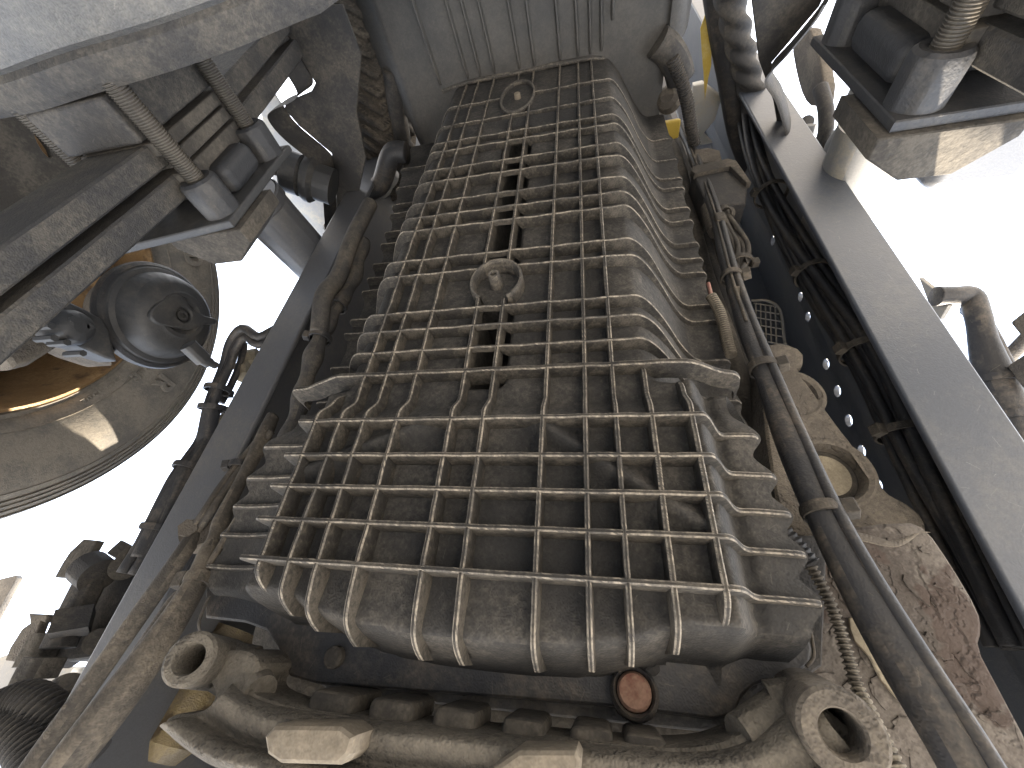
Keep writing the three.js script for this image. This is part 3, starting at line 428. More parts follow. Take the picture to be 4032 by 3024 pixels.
// ---------- left side: looms, pipe, outer harness, bracket ----------
{
  const hp = [V(-.4083,.38,.2175), V(-.3973,.37,.1645), V(-.3898,.36,.1081), V(-.3721,.345,.0619), V(-.3586,.335,.024), V(-.3582,.33,-.0089), V(-.3661,.325,-.0522), V(-.379,.32,-.0985), V(-.3908,.32,-.1269)];
  const w = thing('wire_loom', 'thick black loom sleeve along the left of the pan, flared towards the lower left', 'wiring', hp[4]);
  part(w, 'sleeve', tube(hp, (q) => 0.0085 + 0.0014 * Math.sin(q * 17) + 0.0055 * ss(0.45, 0.7, q) - 0.003 * Math.exp(-Math.pow((q - 0.46) / 0.03, 2)), { seg: 140, rad: 22, flat: 0.75 }), M.loomTan);
  part(w, 'zip_tie', tie(hp[4], V().copy(hp[5]).sub(hp[3]), 0.0085, V(-1, 0, -0.2), 0.009), M.loomTan);
  part(w, 'tie_tail', tube([V(-.3279,.325,.0101), V(-.3231,.32,-.0003), V(-.3197,.318,-.0083), V(-.3202,.325,-.0167)], 0.0014, { rad: 8, flat: 0.5 }), M.loomTan);
  part(w, 'loose_wire', tube([V(-.3676,.34,.0195), V(-.3784,.34,.0082), V(-.3861,.34,-.0175), V(-.3933,.34,-.0478), V(-.3977,.34,-.0695), V(-.3976,.34,-.081)], 0.0045, { seg: 60 }), M.loomTan);
  part(w, 'loose_wire', tube([V(-.3549,.335,.028), V(-.3444,.335,.0826), V(-.3382,.335,.0965), V(-.3349,.335,.106)], 0.003, { seg: 40 }), M.loomTan);
  const h2 = [V(-.3981,.37,.1923), V(-.4088,.37,.1675), V(-.4182,.365,.1225), V(-.4185,.36,.0897), V(-.4345,.37,.0697)];
  const k = thing('thin_cable', 'pair of thin cables leaving a zip tie beside the left rail edge', 'cable', h2[1]);
  part(k, 'cable', [tube(h2, 0.0035, { seg: 50 }), tube(h2.map((p) => p.clone().add(V(0.006, 0.003, 0))), 0.004, { seg: 50 })], M.loomTan);
  part(k, 'zip_tie', tie(V(-.4121,.366,.1464), V(0.3, 0, -1), 0.006, V(-1, -0.3, 0)), M.loom);
  const pp = [V(-.4313,.375,.071), V(-.4241,.365,.0481), V(-.4385,.365,-.0092), V(-.4542,.365,-.0709), V(-.4668,.365,-.1193), V(-.4724,.365,-.1482)];
  const p = thing('dirty_pipe', 'long straight pipe caked in dusty spots, running to the lower left corner', 'pipe', pp[2]);
  part(p, 'pipe', tube(pp, 0.0082, { seg: 60, rad: 20 }), M.loomTan);
  for (let i = 0; i < 9; i++) part(p, 'mud_spot', lathe([[0, .0008], [.0016, .0006], [.0026 * rr(.6, 1.2), 0]], pp[1].clone().lerp(pp[4], 0.04 + i * 0.1 + rr(0, .05)).add(V(rr(0, 0.003), -0.0078, rr(-.004, .004))), V(0.24, -0.97, 0), 9), M.castGrey);
  const bl = V(-.4287,.36,.0723);
  part(p, 'end_bolt', [hex(bl, V(-.4428,.385,.0729), 0.0095), cyl(V(-.4261,.37,.071), V(-.4345,.39,.0669), 0.016)], M.castGrey);
  // harness outside the left rail
  const oh = [V(-.52,.4196,.402), V(-.54,.4144,.381), V(-.56,.4056,.3953), V(-.58,.4067,.3877), V(-.6,.4236,.3708), V(-.6,.4317,.3379), V(-.6,.4355,.3036), V(-.6,.443,.2731), V(-.6,.4569,.2388), V(-.6,.4634,.2139), V(-.6,.4568,.177), V(-.6,.4577,.1318), V(-.6,.4604,.0906), V(-.6,.4615,.0607), V(-.6,.4591,.0319)];
  const q = thing('outer_harness', 'black cable harness hanging outside the left rail against the white sky', 'wiring', oh[6]);
  part(q, 'cable', [...bundle(oh, 3, 0.009, 0.0068, 2)], M.loom);
  part(q, 'sleeve', tube([V(-.6,.4423,.2744), V(-.6,.4556,.2381), V(-.6,.4634,.2139), V(-.6,.4568,.177), V(-.6,.4577,.1318), V(-.6,.4604,.0906), V(-.6,.4622,.0521)], 0.0125, { seg: 60 }), M.loom);
  for (const [i, hd] of [[6, -1], [7, -1], [10, -1], [12, -1]]) part(q, 'zip_tie', tie(oh[i], V().copy(oh[i + 1]).sub(oh[i - 1]), 0.0165, V(0, 0.4, hd), 0.008), M.loom);
  part(q, 'spare_loop', [tube([V(-.61,.4467,.3021), V(-.61,.4418,.3456), V(-.61,.4372,.3924), V(-.61,.4417,.4065), V(-.61,.4537,.3742), V(-.61,.46,.3292), V(-.61,.4605,.2924)], 0.0055), tube([V(-.6,.4669,.0767), V(-.6,.4578,.1025), V(-.6,.4612,.1262), V(-.6,.4649,.1108), V(-.6,.4699,.0866)], 0.0018)], M.loom);
  for (let i = 0; i < 3; i++) { solo('pipe_stub', ['pale ribbed fitting just outside the left rail', 'lower pale fitting tucked behind the outer harness', 'small pale block beside the harness ties'][i], 'fitting', [[cyl(V(-.62,.4689,.3861), V(-.6,.4753,.395), 0.02, 0.02, 8)], [cyl(V(-.62,.4721,.3625), V(-.6,.4741,.368), 0.02, 0.02, 8)], [cyl(V(-.62,.4942,.2579), V(-.6,.4852,.2705), 0.02, 0.02, 8)]][i], M.recess); }
  // dark latch bracket
  const y = 0.50;
  const b = thing('latch_bracket', 'dark steel bracket with hooked claws and a locking cylinder, left of the rail', 'bracket', V(-.69,.5,-.0024));
  part(b, 'plate', exY([[-.7374, .0468], [-.6958, .049], [-.6891, .0645], [-.6572, .0603], [-.6252, .0526], [-.6169, .0194], [-.6155, -.0136], [-.6207, -.0598], [-.6731, -.0693], [-.6861, -.069], [-.6983, -.0788], [-.7372, -.0774], [-.7334, -.0533], [-.7377, -.0335], [-.7483, .0172]], y, 0.03, 0.006), M.dark);
  part(b, 'claw', exY([[-.8019, .0233], [-.8047, .0431], [-.8044, .059], [-.7935, .0786], [-.7634, .0778], [-.7621, .0571], [-.7542, .047], [-.7572, .0228], [-.7671, .0247], [-.7727, .0409], [-.7786, .0412], [-.7746, .0249]], 0.51, 0.012, 0.002), M.castDark);
  part(b, 'claw', exY([[-.8054, -.0239], [-.7691, -.0225], [-.7647, -.0323], [-.7745, -.0313], [-.7693, -.0453], [-.7596, -.0445], [-.7607, -.0538], [-.7685, -.0597], [-.7574, -.0754], [-.7628, -.0784], [-.7937, -.0786], [-.7997, -.065], [-.8, -.0422], [-.7923, -.0349]], 0.51, 0.012, 0.002), M.castGrey);
  part(b, 'lock_cylinder', [cyl(V(-.6816,.475,.0325), V(-.6674,.475,-.054), 0.017), cyl(V(-.6912,.47,.037), V(-.6619,.47,.0271), 0.022), cyl(V(-.6588,.465,-.0138), V(-.6482,.465,-.0381), 0.024, 0.024, 4)], M.dark);
  part(b, 'pivot', cyl(V(-.6299,.47,.0403), V(-.6701,.5,.0429), 0.016), M.castDark); part(b, 'pivot', cyl(V(-.6117,.475,-.0422), V(-.6568,.51,-.0453), 0.014), M.castDark);
  part(b, 'control_rod', [cyl(V(-.7184,.49,-.0583), V(-.705,.49,-.1244), 0.012), cyl(V(-.7143,.488,-.0427), V(-.7084,.488,-.077), 0.018), cyl(V(-.6696,.47,-.0637), V(-.6682,.47,-.0842), 0.02)], M.castDark);
  part(b, 'upper_clamp', [cyl(V(-.6477,.47,.0493), V(-.6436,.475,.0673), 0.016)], M.castDark);
  // ribbed air hoses
  const a1 = corr([V(-.6133,.4,-.1108), V(-.5894,.4,-.0977), V(-.5665,.4,-.0892), V(-.5383,.4,-.0925), V(-.5101,.41,-.1061), V(-.4778,.42,-.1254)], 0.0155, 0.0022, 0.0052, { rad: 20 });
  solo('air_hose', 'ribbed black air hose curving across the lower left corner, upper of two', 'hose', a1, M.rubber, 'ribbed air hoses');
  solo('air_hose', 'lower ribbed air hose bending down at the left edge', 'hose', corr([V(-.5913,.395,-.1215), V(-.5721,.395,-.111), V(-.5511,.395,-.1077), V(-.5262,.395,-.1142), V(-.4962,.395,-.1295), V(-.4707,.395,-.1496)], 0.016, 0.0022, 0.0054, { rad: 20 }), M.rubber, 'ribbed air hoses');
  const v = thing('hose_valve', 'dark valve body with a stubby port between the ribbed hoses and the pipe', 'valve', V(-.5383,.42,-.1051));
  part(v, 'port', [cyl(V(-.5432,.42,-.0948), V(-.5656,.43,-.0787), 0.018, 0.014), cyl(V(-.5352,.42,-.1083), V(-.5416,.42,-.0965), 0.02)], M.castGrey);
  part(v, 'elbow', tube([V(-.5569,.43,-.1083), V(-.5331,.43,-.1199), V(-.5269,.43,-.1328), V(-.5415,.43,-.1428), V(-.5699,.43,-.1511)], 0.012), M.rubber);
  // far pale things seen beyond
  solo('side_step', 'pale tread plate step far out at the lower left', 'step', exY([[-1.4689, -.1474], [-1.3545, -.1099], [-1.2264, -.1348], [-1.1164, -.1249], [-1.1139, -.1743], [-1.1863, -.2055], [-1.2379, -.2226], [-1.3538, -.2466]], 0.9, 0.03, 0.004), M.grey);
  const st = thing('tread_studs', 'rows of raised grip studs on the pale step at the left edge', 'step tread', V(-1.2948,.88,-.1907));
  for (let i = 0; i < 8; i++) for (let j = 0; j < 4; j++) part(st, 'stud', box(-1.16 + i * 0.035 - j * 0.012, 0.885, -0.19 + j * 0.035, -1.135 + i * 0.035 - j * 0.012, 0.899, -0.165 + j * 0.035, 0.006), M.pale);
  solo('side_mirror', 'corner of a dark green grey panel against the sky at the left edge', 'panel', exY([[-2.0554, .0061], [-1.9004, .0474], [-1.886, .0398], [-1.8428, -.1731]], 1.1, 0.02, 0.004), M.castGrey);
  const gd = thing('gold_filter_body', 'yellowish dusty metal body with bands behind the left eye of the casting', 'filter', V(-.5124,.5,-.1195));
  part(gd, 'body', [lathe([[0, 0], [.025, 0], [.036, .015], [.036, .13], [0, .13]], V(-.5039,.52,-.1451), V(0.1, 0.25, 1), 40)], M.gold);
  for (let i = 0; i < 3; i++) part(gd, 'band', lathe([[.0365, 0], [.04, .001], [.04, .007], [.0365, .008]], V(-.5039,.52,-.1451).addScaledVector(V(0.1, 0.25, 1).normalize(), 0.07 + i * 0.02), V(0.1, 0.25, 1), 40), M.gold);
}
// ---------- bottom: dark cover plate, plug, gearbox, cast crossmember ----------
{
  const c = thing('cover_plate', 'flat black cover plate behind the front edge of the ribbed pan', 'cover plate', V(-.067,.345,-.0182));
  part(c, 'plate', exY([[-.3442, -.0053], [-.3026, -.0057], [-.2787, -.0096], [-.2616, -.0205], [-.2535, -.0322], [-.242, -.0377], [-.2182, -.0401], [-.0994, -.0351], [-.0023, -.0314], [.068, -.0311], [.0809, -.0273], [.0873, -.0174], [.0958, -.0111], [.1247, -.0011], [.1318, .0034], [.1358, .0123], [.1348, .0763], [.1386, .0933], [-.3606, .0757], [-.3631, .025]], 0.345, 0.012, 0.004), M.loom);
  part(c, 'stepped_lip', exY([[-.344, .0079], [-.2935, -.0029], [-.2703, -.0121], [-.2533, -.0214], [-.2423, -.0344], [-.2123, -.0462], [.0721, -.0392], [.0931, -.0232], [.1218, -.0109], [.1447, .0034], [.1746, .0895], [-.3795, .0677]], 0.36, 0.01, 0.003), M.dark);
  const pc = V(.0186,.33,-.02);
  const p = thing('rusty_plug', 'round rusty red plug set in the black cover plate at the bottom', 'plug', pc);
  part(p, 'plug_face', lathe([[0, 0], [.006, .0006], [.0092, .0012], [.0108, .004], [.0112, .02]], pc, V(0.05, 1, -0.12), 40), M.plug);
  part(p, 'plug_seat', lathe([[.0115, .006], [.0132, .003], [.015, .006], [.016, .02]], pc, V(0.05, 1, -0.12), 40), M.loom);
  for (const s of [-1, 1]) part(p, 'seat_slot', exY(ring(20, 0.007, 0.005, [pc.x + s * 0.012, pc.z + 0.013]), 0.3435, 0.003, 0.001), M.dark);
  const w = V(-.2065,.338,-.0219);
  solo('drain_bolt', 'dark round bolt head in the shadow under the pan front, left of the middle', 'bolt', lathe([[0, 0], [.006, .0004], [.0075, .002], [.008, .012]], w, V(0, 1, 0), 24), M.castDark);
  const g = thing('gearbox_housing', 'dark gearbox housing in deep shadow behind the cast crossmember', 'gearbox', V(-0.09, 0.42, -0.25));
  part(g, 'housing', [box(-0.30, 0.40, -0.6, 0.19, 0.9, 0.0, 0.03)], M.castGrey);
  part(g, 'flange_rim', [box(-0.27, 0.375, -0.06, 0.16, 0.402, -0.012, 0.008)], M.castDark);
  part(g, 'lower_web', [exY([[-.321, -.0519], [-.2232, -.0486], [-.1058, -.0426], [.0589, -.0382], [.115, -.0391], [.1036, -.082], [-.304, -.1369]], 0.385, 0.02, 0.005)], M.castDark);
}
{
  const t = thing('cast_crossmember', 'tan rough cast crossmember with two eyes along the bottom of the photo', 'crossmember', V(-0.09, 0.3, -0.05));
  const body = exY(smoothPoly([[-.291, -.026], [-.2575, -.0198], [-.2403, -.0299], [-.2493, -.0408], [-.2375, -.0466], [-.2013, -.0495], [-.1469, -.0492], [-.0852, -.0481], [-.0027, -.0443], [.0469, -.0418], [.0744, -.0326], [.0967, -.0165], [.1143, -.0107], [.1378, -.031], [.1349, -.0548], [.0854, -.0676], [-.053, -.0862], [-.1338, -.0917], [-.1946, -.0938], [-.2586, -.0841], [-.3006, -.0728], [-.3053, -.0635], [-.2744, -.059], [-.2699, -.0485], [-.2895, -.0384]], 2), 0.308, 0.045, 0.005);
  part(t, 'beam', body, M.cast);
  const rows = [
    [V(-.2917,.345,-.0423), V(-.2632,.345,-.0507), V(-.2051,.345,-.0532), V(-.1313,.345,-.0512), V(-.0642,.345,-.0495), V(-.0029,.345,-.0479), V(.0535,.345,-.0451), V(.0841,.345,-.0369), V(.1088,.345,-.021), V(.1287,.345,-.0098)],
    [V(-.2575,.305,-.0416), V(-.2308,.305,-.0486), V(-.1799,.305,-.0506), V(-.1153,.305,-.0488), V(-.0565,.305,-.0471), V(-.0027,.305,-.0455), V(.0468,.305,-.0429), V(.0741,.305,-.0357), V(.0964,.305,-.0221), V(.1142,.305,-.0127)],
    [V(-.2515,.293,-.0458), V(-.2217,.293,-.0535), V(-.1731,.293,-.0544), V(-.1095,.293,-.0521), V(-.0538,.293,-.0503), V(-.0028,.293,-.049), V(.0441,.293,-.0461), V(.0749,.293,-.0399), V(.0981,.293,-.0284), V(.1129,.293,-.0213)],
    [V(-.2595,.296,-.053), V(-.2256,.296,-.0611), V(-.1741,.296,-.0619), V(-.109,.296,-.0598), V(-.0537,.296,-.0583), V(-.0032,.296,-.0568), V(.0434,.296,-.0539), V(.0772,.296,-.0477), V(.103,.296,-.0371), V(.1197,.296,-.03)],
    [V(-.2737,.303,-.06), V(-.2331,.303,-.0686), V(-.1778,.303,-.0693), V(-.1102,.303,-.0672), V(-.0545,.303,-.0653), V(-.0035,.303,-.0636), V(.0437,.303,-.0603), V(.081,.303,-.0539), V(.1087,.303,-.0446), V(.1264,.303,-.0373)],
    [V(-.2758,.289,-.0604), V(-.2339,.289,-.0693), V(-.174,.289,-.0707), V(-.1065,.289,-.0699), V(-.0515,.289,-.0676), V(-.0035,.289,-.0654), V(.041,.289,-.0616), V(.0783,.289,-.0553), V(.1054,.289,-.0463), V(.1228,.289,-.0402)],
    [V(-.2812,.286,-.063), V(-.2382,.286,-.0736), V(-.1747,.286,-.0748), V(-.107,.286,-.0739), V(-.0505,.286,-.0714), V(-.0036,.286,-.0687), V(.0399,.286,-.065), V(.0775,.286,-.0585), V(.1057,.286,-.0503), V(.1227,.286,-.0443)],
    [V(-.3034,.31,-.0713), V(-.2565,.31,-.0836), V(-.1888,.31,-.0862), V(-.1146,.31,-.0857), V(-.0543,.31,-.0824), V(-.0041,.31,-.0793), V(.0426,.31,-.0747), V(.0848,.31,-.0682), V(.115,.31,-.0594), V(.1332,.31,-.053)]].map((r) => new THREE.CatmullRomCurve3(r, false, 'centripetal'));
  part(t, 'beam_face', grid(90, 36, (u, v) => { const c = new THREE.CatmullRomCurve3(rows.map((r) => r.getPoint(u)), false, 'centripetal'), p = c.getPoint(v); return p.add(V(0, 0.0006 * Math.sin(p.x * 170) * Math.sin(p.z * 210 + p.x * 40), 0)); }), M.cast);
  M.cast.side = THREE.DoubleSide;
  const eye = (f, b, ro, ri, l) => { const d = V().copy(b).sub(f).normalize(); return lathe([[ri, l], [ri, .002], [ri + .001, 0], [ro - .002, 0], [ro, .002], [ro + .001, l], [0, l], [0, l * .8], [ri, l * .8]], f, d, 56); };
  part(t, 'eye', eye(V(-.282,.285,-.0284), V(-.2958,.325,-.0331), 0.0165, 0.0092, 0.06), M.cast);
  part(t, 'eye', eye(V(.115,.285,-.0246), V(.1201,.325,-.0211), 0.0195, 0.0098, 0.06), M.castGrey, 'brown grey eye');
  part(t, 'eye_boss', [cyl(V(-.2963,.328,-.0335), V(-.274,.335,-.0382), 0.0155, 0.019), cyl(V(-.2703,.325,-.0366), V(-.2403,.315,-.0463), 0.016, 0.012)], M.cast);
  part(t, 'eye_boss', [cyl(V(.1199,.326,-.0208), V(.1023,.33,-.0267), 0.0185, 0.021), cyl(V(.1032,.325,-.026), V(.0739,.315,-.036), 0.017, 0.012)], M.cast);
  const bl = (pts, y) => extr(pts, V(0, y + 0.03, 0), V(1, 0, 0), V(0, 0, 1), 0.03, 0.0045);
  part(t, 'machined_block', bl([[-.1915, -.0526], [-.1486, -.0484], [-.1387, -.0517], [-.1396, -.0599], [-.1446, -.065], [-.1807, -.0685], [-.1906, -.0658], [-.1962, -.0585]], 0.272), M.flake);
  part(t, 'machined_block', bl([[-.045, -.0468], [-.0152, -.0434], [-.0129, -.0467], [-.0142, -.0601], [-.0578, -.0656], [-.0584, -.0555]], 0.272), M.flake);
  for (const [p, q] of [[V(-.1543,.31,-.0447), V(-.1231,.31,-.0447)], [V(-.1088,.31,-.0446), V(-.0797,.31,-.0446)], [V(-.0634,.31,-.0449), V(-.0364,.31,-.0449)], [V(-.0214,.31,-.0447), V(.0038,.31,-.0447)], [V(.0102,.31,-.0448), V(.034,.31,-.0448)], [V(-.1997,.31,-.0449), V(-.1662,.31,-.045)]]) part(t, 'cooling_fin', box(p.x, 0.312, p.z - 0.008, q.x, 0.36, p.z + 0.006, 0.005), M.castDark);
}
// ---------- right: rusty housing, looms, conduits ----------
{
  const y0 = 0.42;
  const t = thing('rusty_housing', 'flaking rusty cast housing with two round recesses, between the loom and the right rail', 'engine mount', V(.2339,.42,.1284));
  const c1 = V(.2159,.42,.2555), c2 = V(.2256,.42,.1651);
  const bumpy = (g, a, f) => { const p = g.attributes.position; for (let i = 0; i < p.count; i++) { const x = p.getX(i), z = p.getZ(i); p.setY(i, p.getY(i) + a * (Math.sin(x * f + z * f * 0.7) * Math.sin(z * f * 1.3 - x * 20))); } g.computeVertexNormals(); return g; };
  part(t, 'upper_casting', exY(smoothPoly([[.1933, .3017], [.203, .3256], [.2254, .3305], [.245, .3156], [.2383, .2924], [.23, .2895], [.2383, .2577], [.2476, .2173], [.2553, .1911], [.2615, .1486], [.2835, .1306], [.2852, .1137], [.2737, .0941], [.1661, .089], [.1717, .1735]], 1), y0, 0.05, 0.006, [ring(32, 0.0245, 0.0245, [c1.x, c1.z]), ring(32, 0.03, 0.03, [c2.x, c2.z])]), M.castGrey);
  for (const [c, r] of [[c1, 0.0245], [c2, 0.03]]) { part(t, 'recess_lip', lathe([[r - .003, .02], [r - .002, .004], [r, .0005], [r + .004, -.001], [r + .008, .0008]], c, V(0, 1, 0), 48), M.castGrey); part(t, 'core_plug', lathe([[0, .013], [r * .62, .0125], [r * .7, .011]], c, V(0, 1, 0), 48), M.recess); part(t, 'recess_ring', lathe([[r * .7, .011], [r * .78, .0145], [r * .9, .0145], [r, .008]], c, V(0, 1, 0), 48), M.castDark); }
  part(t, 'lower_casting', exY(smoothPoly([[.1463, .0847], [.1726, .0948], [.2419, .1082], [.2546, .1015], [.2595, .075], [.2625, .0452], [.2583, .0324], [.2511, .0226], [.2524, .0027], [.2544, -.0285], [.2528, -.056], [.1071, -.075], [.1054, -.0166], [.1228, .0576]], 1), 0.375, 0.06, 0.007), M.rust);
  part(t, 'seam_edge', tube([V(.1511,.376,.0887), V(.2018,.376,.0926), V(.2255,.376,.0884), V(.2477,.376,.098), V(.2538,.376,.0982)], (q) => 0.0035 * Math.sin(0.05 + 3.04 * q), { seg: 40 }), M.castGrey);
  const fl = (pts, y) => { const g = exY(pts, y, 0.003, 0.001); return g; };
  part(t, 'rust_flake', fl([[.1753, .0343], [.1797, .0361], [.1818, .0305], [.184, .0223], [.1871, .0119], [.1904, -.0006], [.1913, -.0149], [.1862, -.0083], [.1822, -.0013], [.18, .0113], [.1742, .0202], [.1737, .0271]], 0.371), M.recess, 'pale flake peeling from the rusty casting');
  const outline = [[.1483, .0794], [.2439, .0976], [.2537, .0715], [.2582, .0435], [.2492, .025], [.2493, -.0205], [.2455, -.0456], [.1159, -.0617], [.1114, -.016]];
  const inside = (x, z) => { let k = false; for (let i = 0, j = outline.length - 1; i < outline.length; j = i++) { const [a, b] = outline[i], [c, d] = outline[j]; if ((b > z) !== (d > z) && x < (c - a) * (z - b) / (d - b) + a) k = !k; } return k; };
  for (let i = 0, m = 0; i < 400 && m < 70; i++) { const n = 11, c = [rr(0.13, 0.29), rr(-0.1, 0.11)], r = rr(0.003, 0.0105); if (![0, 1, 2, 3, 4, 5].every((k) => inside(c[0] + r * Math.cos(k), c[1] + r * Math.sin(k)))) continue; m++;
    const tw = rr(0, 3), pg = Array.from({ length: n }, (_, k) => { const a = k / n * 6.2832, q = r * rr(0.6, 1.2), u = Math.cos(a) * q, v = Math.sin(a) * q * 0.6; return [c[0] + u * Math.cos(tw) - v * Math.sin(tw), c[1] + u * Math.sin(tw) + v * Math.cos(tw)]; });
    part(t, 'rust_flake', exY(pg, 0.3738 + rr(-0.0005, 0.0005), 0.0024, 0.0006), M.rust); }
  // thick loom down the right of the pan
  const hp = [V(.2074,.46,.978), V(.2032,.44,.7944), V(.1979,.42,.6077), V(.1786,.39,.4139), V(.1716,.375,.3217), V(.167,.36,.2498), V(.1658,.35,.1704), V(.1633,.335,.1), V(.1653,.325,.0534), V(.1695,.315,.011), V(.1728,.305,-.0235), V(.1748,.3,-.0484)];
  const w = thing('wire_loom', 'thick black loom sleeve down the right of the pan, tied at intervals', 'wiring', hp[6]);
  part(w, 'sleeve', tube(hp, (q, s) => 0.0088 + 0.0045 * ss(0.45, 0.95, q) + 0.0009 * Math.sin(s * 40), { seg: 180, rad: 24, flat: 0.8 }), M.loom);
  const hc = new THREE.CatmullRomCurve3(hp, false, 'centripetal'), off = (a, k) => Array.from({ length: 40 }, (_, i) => { const q = i / 39, r = (0.0088 + 0.0045 * ss(0.45, 0.95, q)) * k; return hc.getPointAt(q).add(V(Math.sin(a) * r, -Math.cos(a) * r, 0)); });
  part(w, 'slit_edge', tube(off(-0.35, 0.9).slice(0, 26), 0.002, { seg: 160, rad: 8 }), M.loomTan);
  part(w, 'slit_edge', tube(off(0.6, 0.8), 0.0045, { seg: 160, rad: 10 }), M.loom);
  for (const i of [3, 5, 7]) part(w, 'zip_tie', tie(hp[i], V().copy(hp[i + 1]).sub(hp[i - 1]), 0.0112, V(1, -0.35, 0), 0.008), M.loomTan);
  // bare wires and connectors by the loom
  const wb = [V(.2114,.43,.5951), V(.2125,.42,.5452), V(.2181,.42,.5115), V(.2085,.42,.4723), V(.1897,.41,.417), V(.1934,.42,.401)];
  const k = thing('wire_cluster', 'cluster of dusty wires and clipped plugs beside the right loom', 'wiring', wb[2]);
  part(k, 'wires', bundle(wb, 6, 0.011, 0.004, 3), M.loomTan); part(k, 'zip_tie', tie(wb[3], V(0, 0, -1), 0.015, V(1, 0, 0)), M.loomTan);
  part(k, 'plug_clip', [tie(V(.2167,.42,.5889), V(1, 0.3, 0.5), 0.008, V(0, -1, 0))[0], box(V(.1885,.41,.5492).x, 0.40, V(.1885,.41,.5492).z, V(.203,.41,.5578).x, 0.415, V(.1922,.41,.5693).z, 0.003), box(V(.2121,.41,.5099).x, 0.405, V(.2009,.41,.4566).z, V(.2101,.41,.4697).x, 0.415, V(.2038,.41,.4706).z, 0.003), box(V(.1704,.39,.3734).x, 0.375, V(.1688,.39,.3656).z, V(.1836,.39,.3719).x, 0.395, V(.1726,.39,.3844).z, 0.003)], M.loomTan);
  part(k, 'yellow_tag', box(V(.1983,.43,.4939).x, 0.425, V(.1983,.43,.4939).z, V(.2092,.43,.4923).x, 0.428, V(.2035,.43,.5204).z, 0.001), M.yellow);
  const s = thing('sensor_box', 'dusty black plastic connector box above the wire cluster', 'connector box', V(.2285,.43,.684));
  part(s, 'case', exY([[.1839, .7189], [.2455, .7264], [.2628, .6652], [.2476, .612], [.1917, .6115], [.187, .677]], 0.42, 0.05, 0.005), M.rubber);
  part(s, 'lid_rim', exY([[.1796, .7109], [.1848, .7247], [.2437, .7342], [.2548, .7234], [.2626, .6551], [.2556, .6542], [.2416, .709], [.184, .7008]], 0.412, 0.012, 0.002), M.loomTan);
  part(s, 'cable_stub', tube([V(.1958,.43,.6236), V(.1938,.425,.5791), V(.1925,.42,.5489)], 0.012), M.loomTan); part(s, 'cable_stub', tube([V(.2184,.43,.6239), V(.2092,.425,.5821), V(.1975,.42,.5479)], 0.009), M.loomTan);
  part(s, 'mount_tab', exY([[.2045, .8135], [.229, .8129], [.2463, .7973], [.2437, .7633], [.2307, .7558], [.1974, .7685]], 0.43, 0.02, 0.003), M.castGrey);
  solo('ribbed_conduit', 'tan ribbed conduit short length beside the right edge of the shallow pan', 'conduit', corr([V(.1413,.37,.3641), V(.1454,.37,.3425), V(.146,.37,.3125), V(.1452,.37,.2893), V(.1455,.37,.2746)], 0.0052, 0.0011, 0.0032, { rad: 14 }), M.conduit, 'ribbed conduits');
  solo('conduit_end', 'small pink wire end above the short ribbed conduit', 'wire', tube([V(.1421,.37,.3864), V(.142,.37,.3735), V(.1416,.37,.3625)], 0.0022), M.pink);
  const rc = thing('ribbed_conduit', 'long thin ribbed conduit trailing past the pan corner to the bottom right', 'conduit', V(.1613,.36,.0369), 'ribbed conduits');
  part(rc, 'thick_end', corr([V(.1388,.35,.0876), V(.1442,.35,.0784), V(.1508,.35,.0658)], 0.0072, 0.0006, 0.004, { rad: 16 }), M.loom);
  part(rc, 'thin_run', corr([V(.1523,.352,.0643), V(.1565,.352,.0461), V(.1579,.352,.0279), V(.1578,.352,.0096), V(.1576,.352,-.0051), V(.1572,.345,-.0182), V(.1564,.335,-.0354), V(.1585,.33,-.0508)], 0.0035, 0.0009, 0.0034, { rad: 14 }), M.conduit);
  solo('edge_wire', 'thin pale edged wire following the black plate right of the pan', 'wire', tube([V(.1312,.34,.0735), V(.133,.34,.0535), V(.1349,.34,.0337), V(.1344,.34,.0152), V(.1324,.34,.0075), V(.1269,.34,.0021)], 0.0011, { rad: 8 }), M.loomTan);
  // lines along the engine side, seen between the pan and the loom
  solo('engine_pipe', 'grimy pipe along the engine side in the gap right of the shallow pan', 'pipe', tube([V(.1568,.47,1.089), V(.1822,.47,.8866), V(.1817,.47,.6743), V(.1792,.47,.5143), V(.1842,.47,.4059), V(.1863,.47,.302), V(.1898,.47,.1941)], 0.013, { seg: 60 }), M.castDark);
  solo('engine_pipe', 'thinner dark pipe beside the grimy one, closer to the loom', 'pipe', tube([V(.2011,.5,1.12), V(.2098,.5,.8992), V(.2086,.5,.6995), V(.207,.5,.5336), V(.2094,.5,.4032), V(.2125,.5,.2841)], 0.009, { seg: 60 }), M.rubber);
  { const q = thing('engine_side_casting', 'dark bolted casting low in the gap right of the shallow pan', 'casting', V(.2133,.54,.5537));
    part(q, 'body', exY(smoothPoly([[.1824, 1.3422], [.2344, 1.0571], [.236, .7384], [.2452, .539], [.248, .398], [.2327, .219], [.1618, .2186], [.1521, .4626], [.1399, .742]], 1), 0.53, 0.05, 0.008), M.castDark);
    part(q, 'bolt_head', hex(V(.2146,.515,.7831), V(.223,.535,.8135), 0.012), M.castGrey); part(q, 'bolt_head', hex(V(.2196,.515,.5373), V(.2281,.535,.5582), 0.012), M.castGrey); part(q, 'bolt_head', hex(V(.2207,.515,.3794), V(.2293,.535,.3941), 0.012), M.castGrey); }
  // harness inside the right rail
  const ih = [V(.325,.4333,.9552), V(.325,.4619,.845), V(.325,.4769,.7111), V(.325,.4757,.602), V(.325,.4702,.4926), V(.325,.4604,.4013), V(.325,.4537,.3332), V(.325,.452,.2747), V(.325,.4544,.2229), V(.325,.4546,.1688), V(.325,.4517,.1066), V(.325,.4485,.029)];
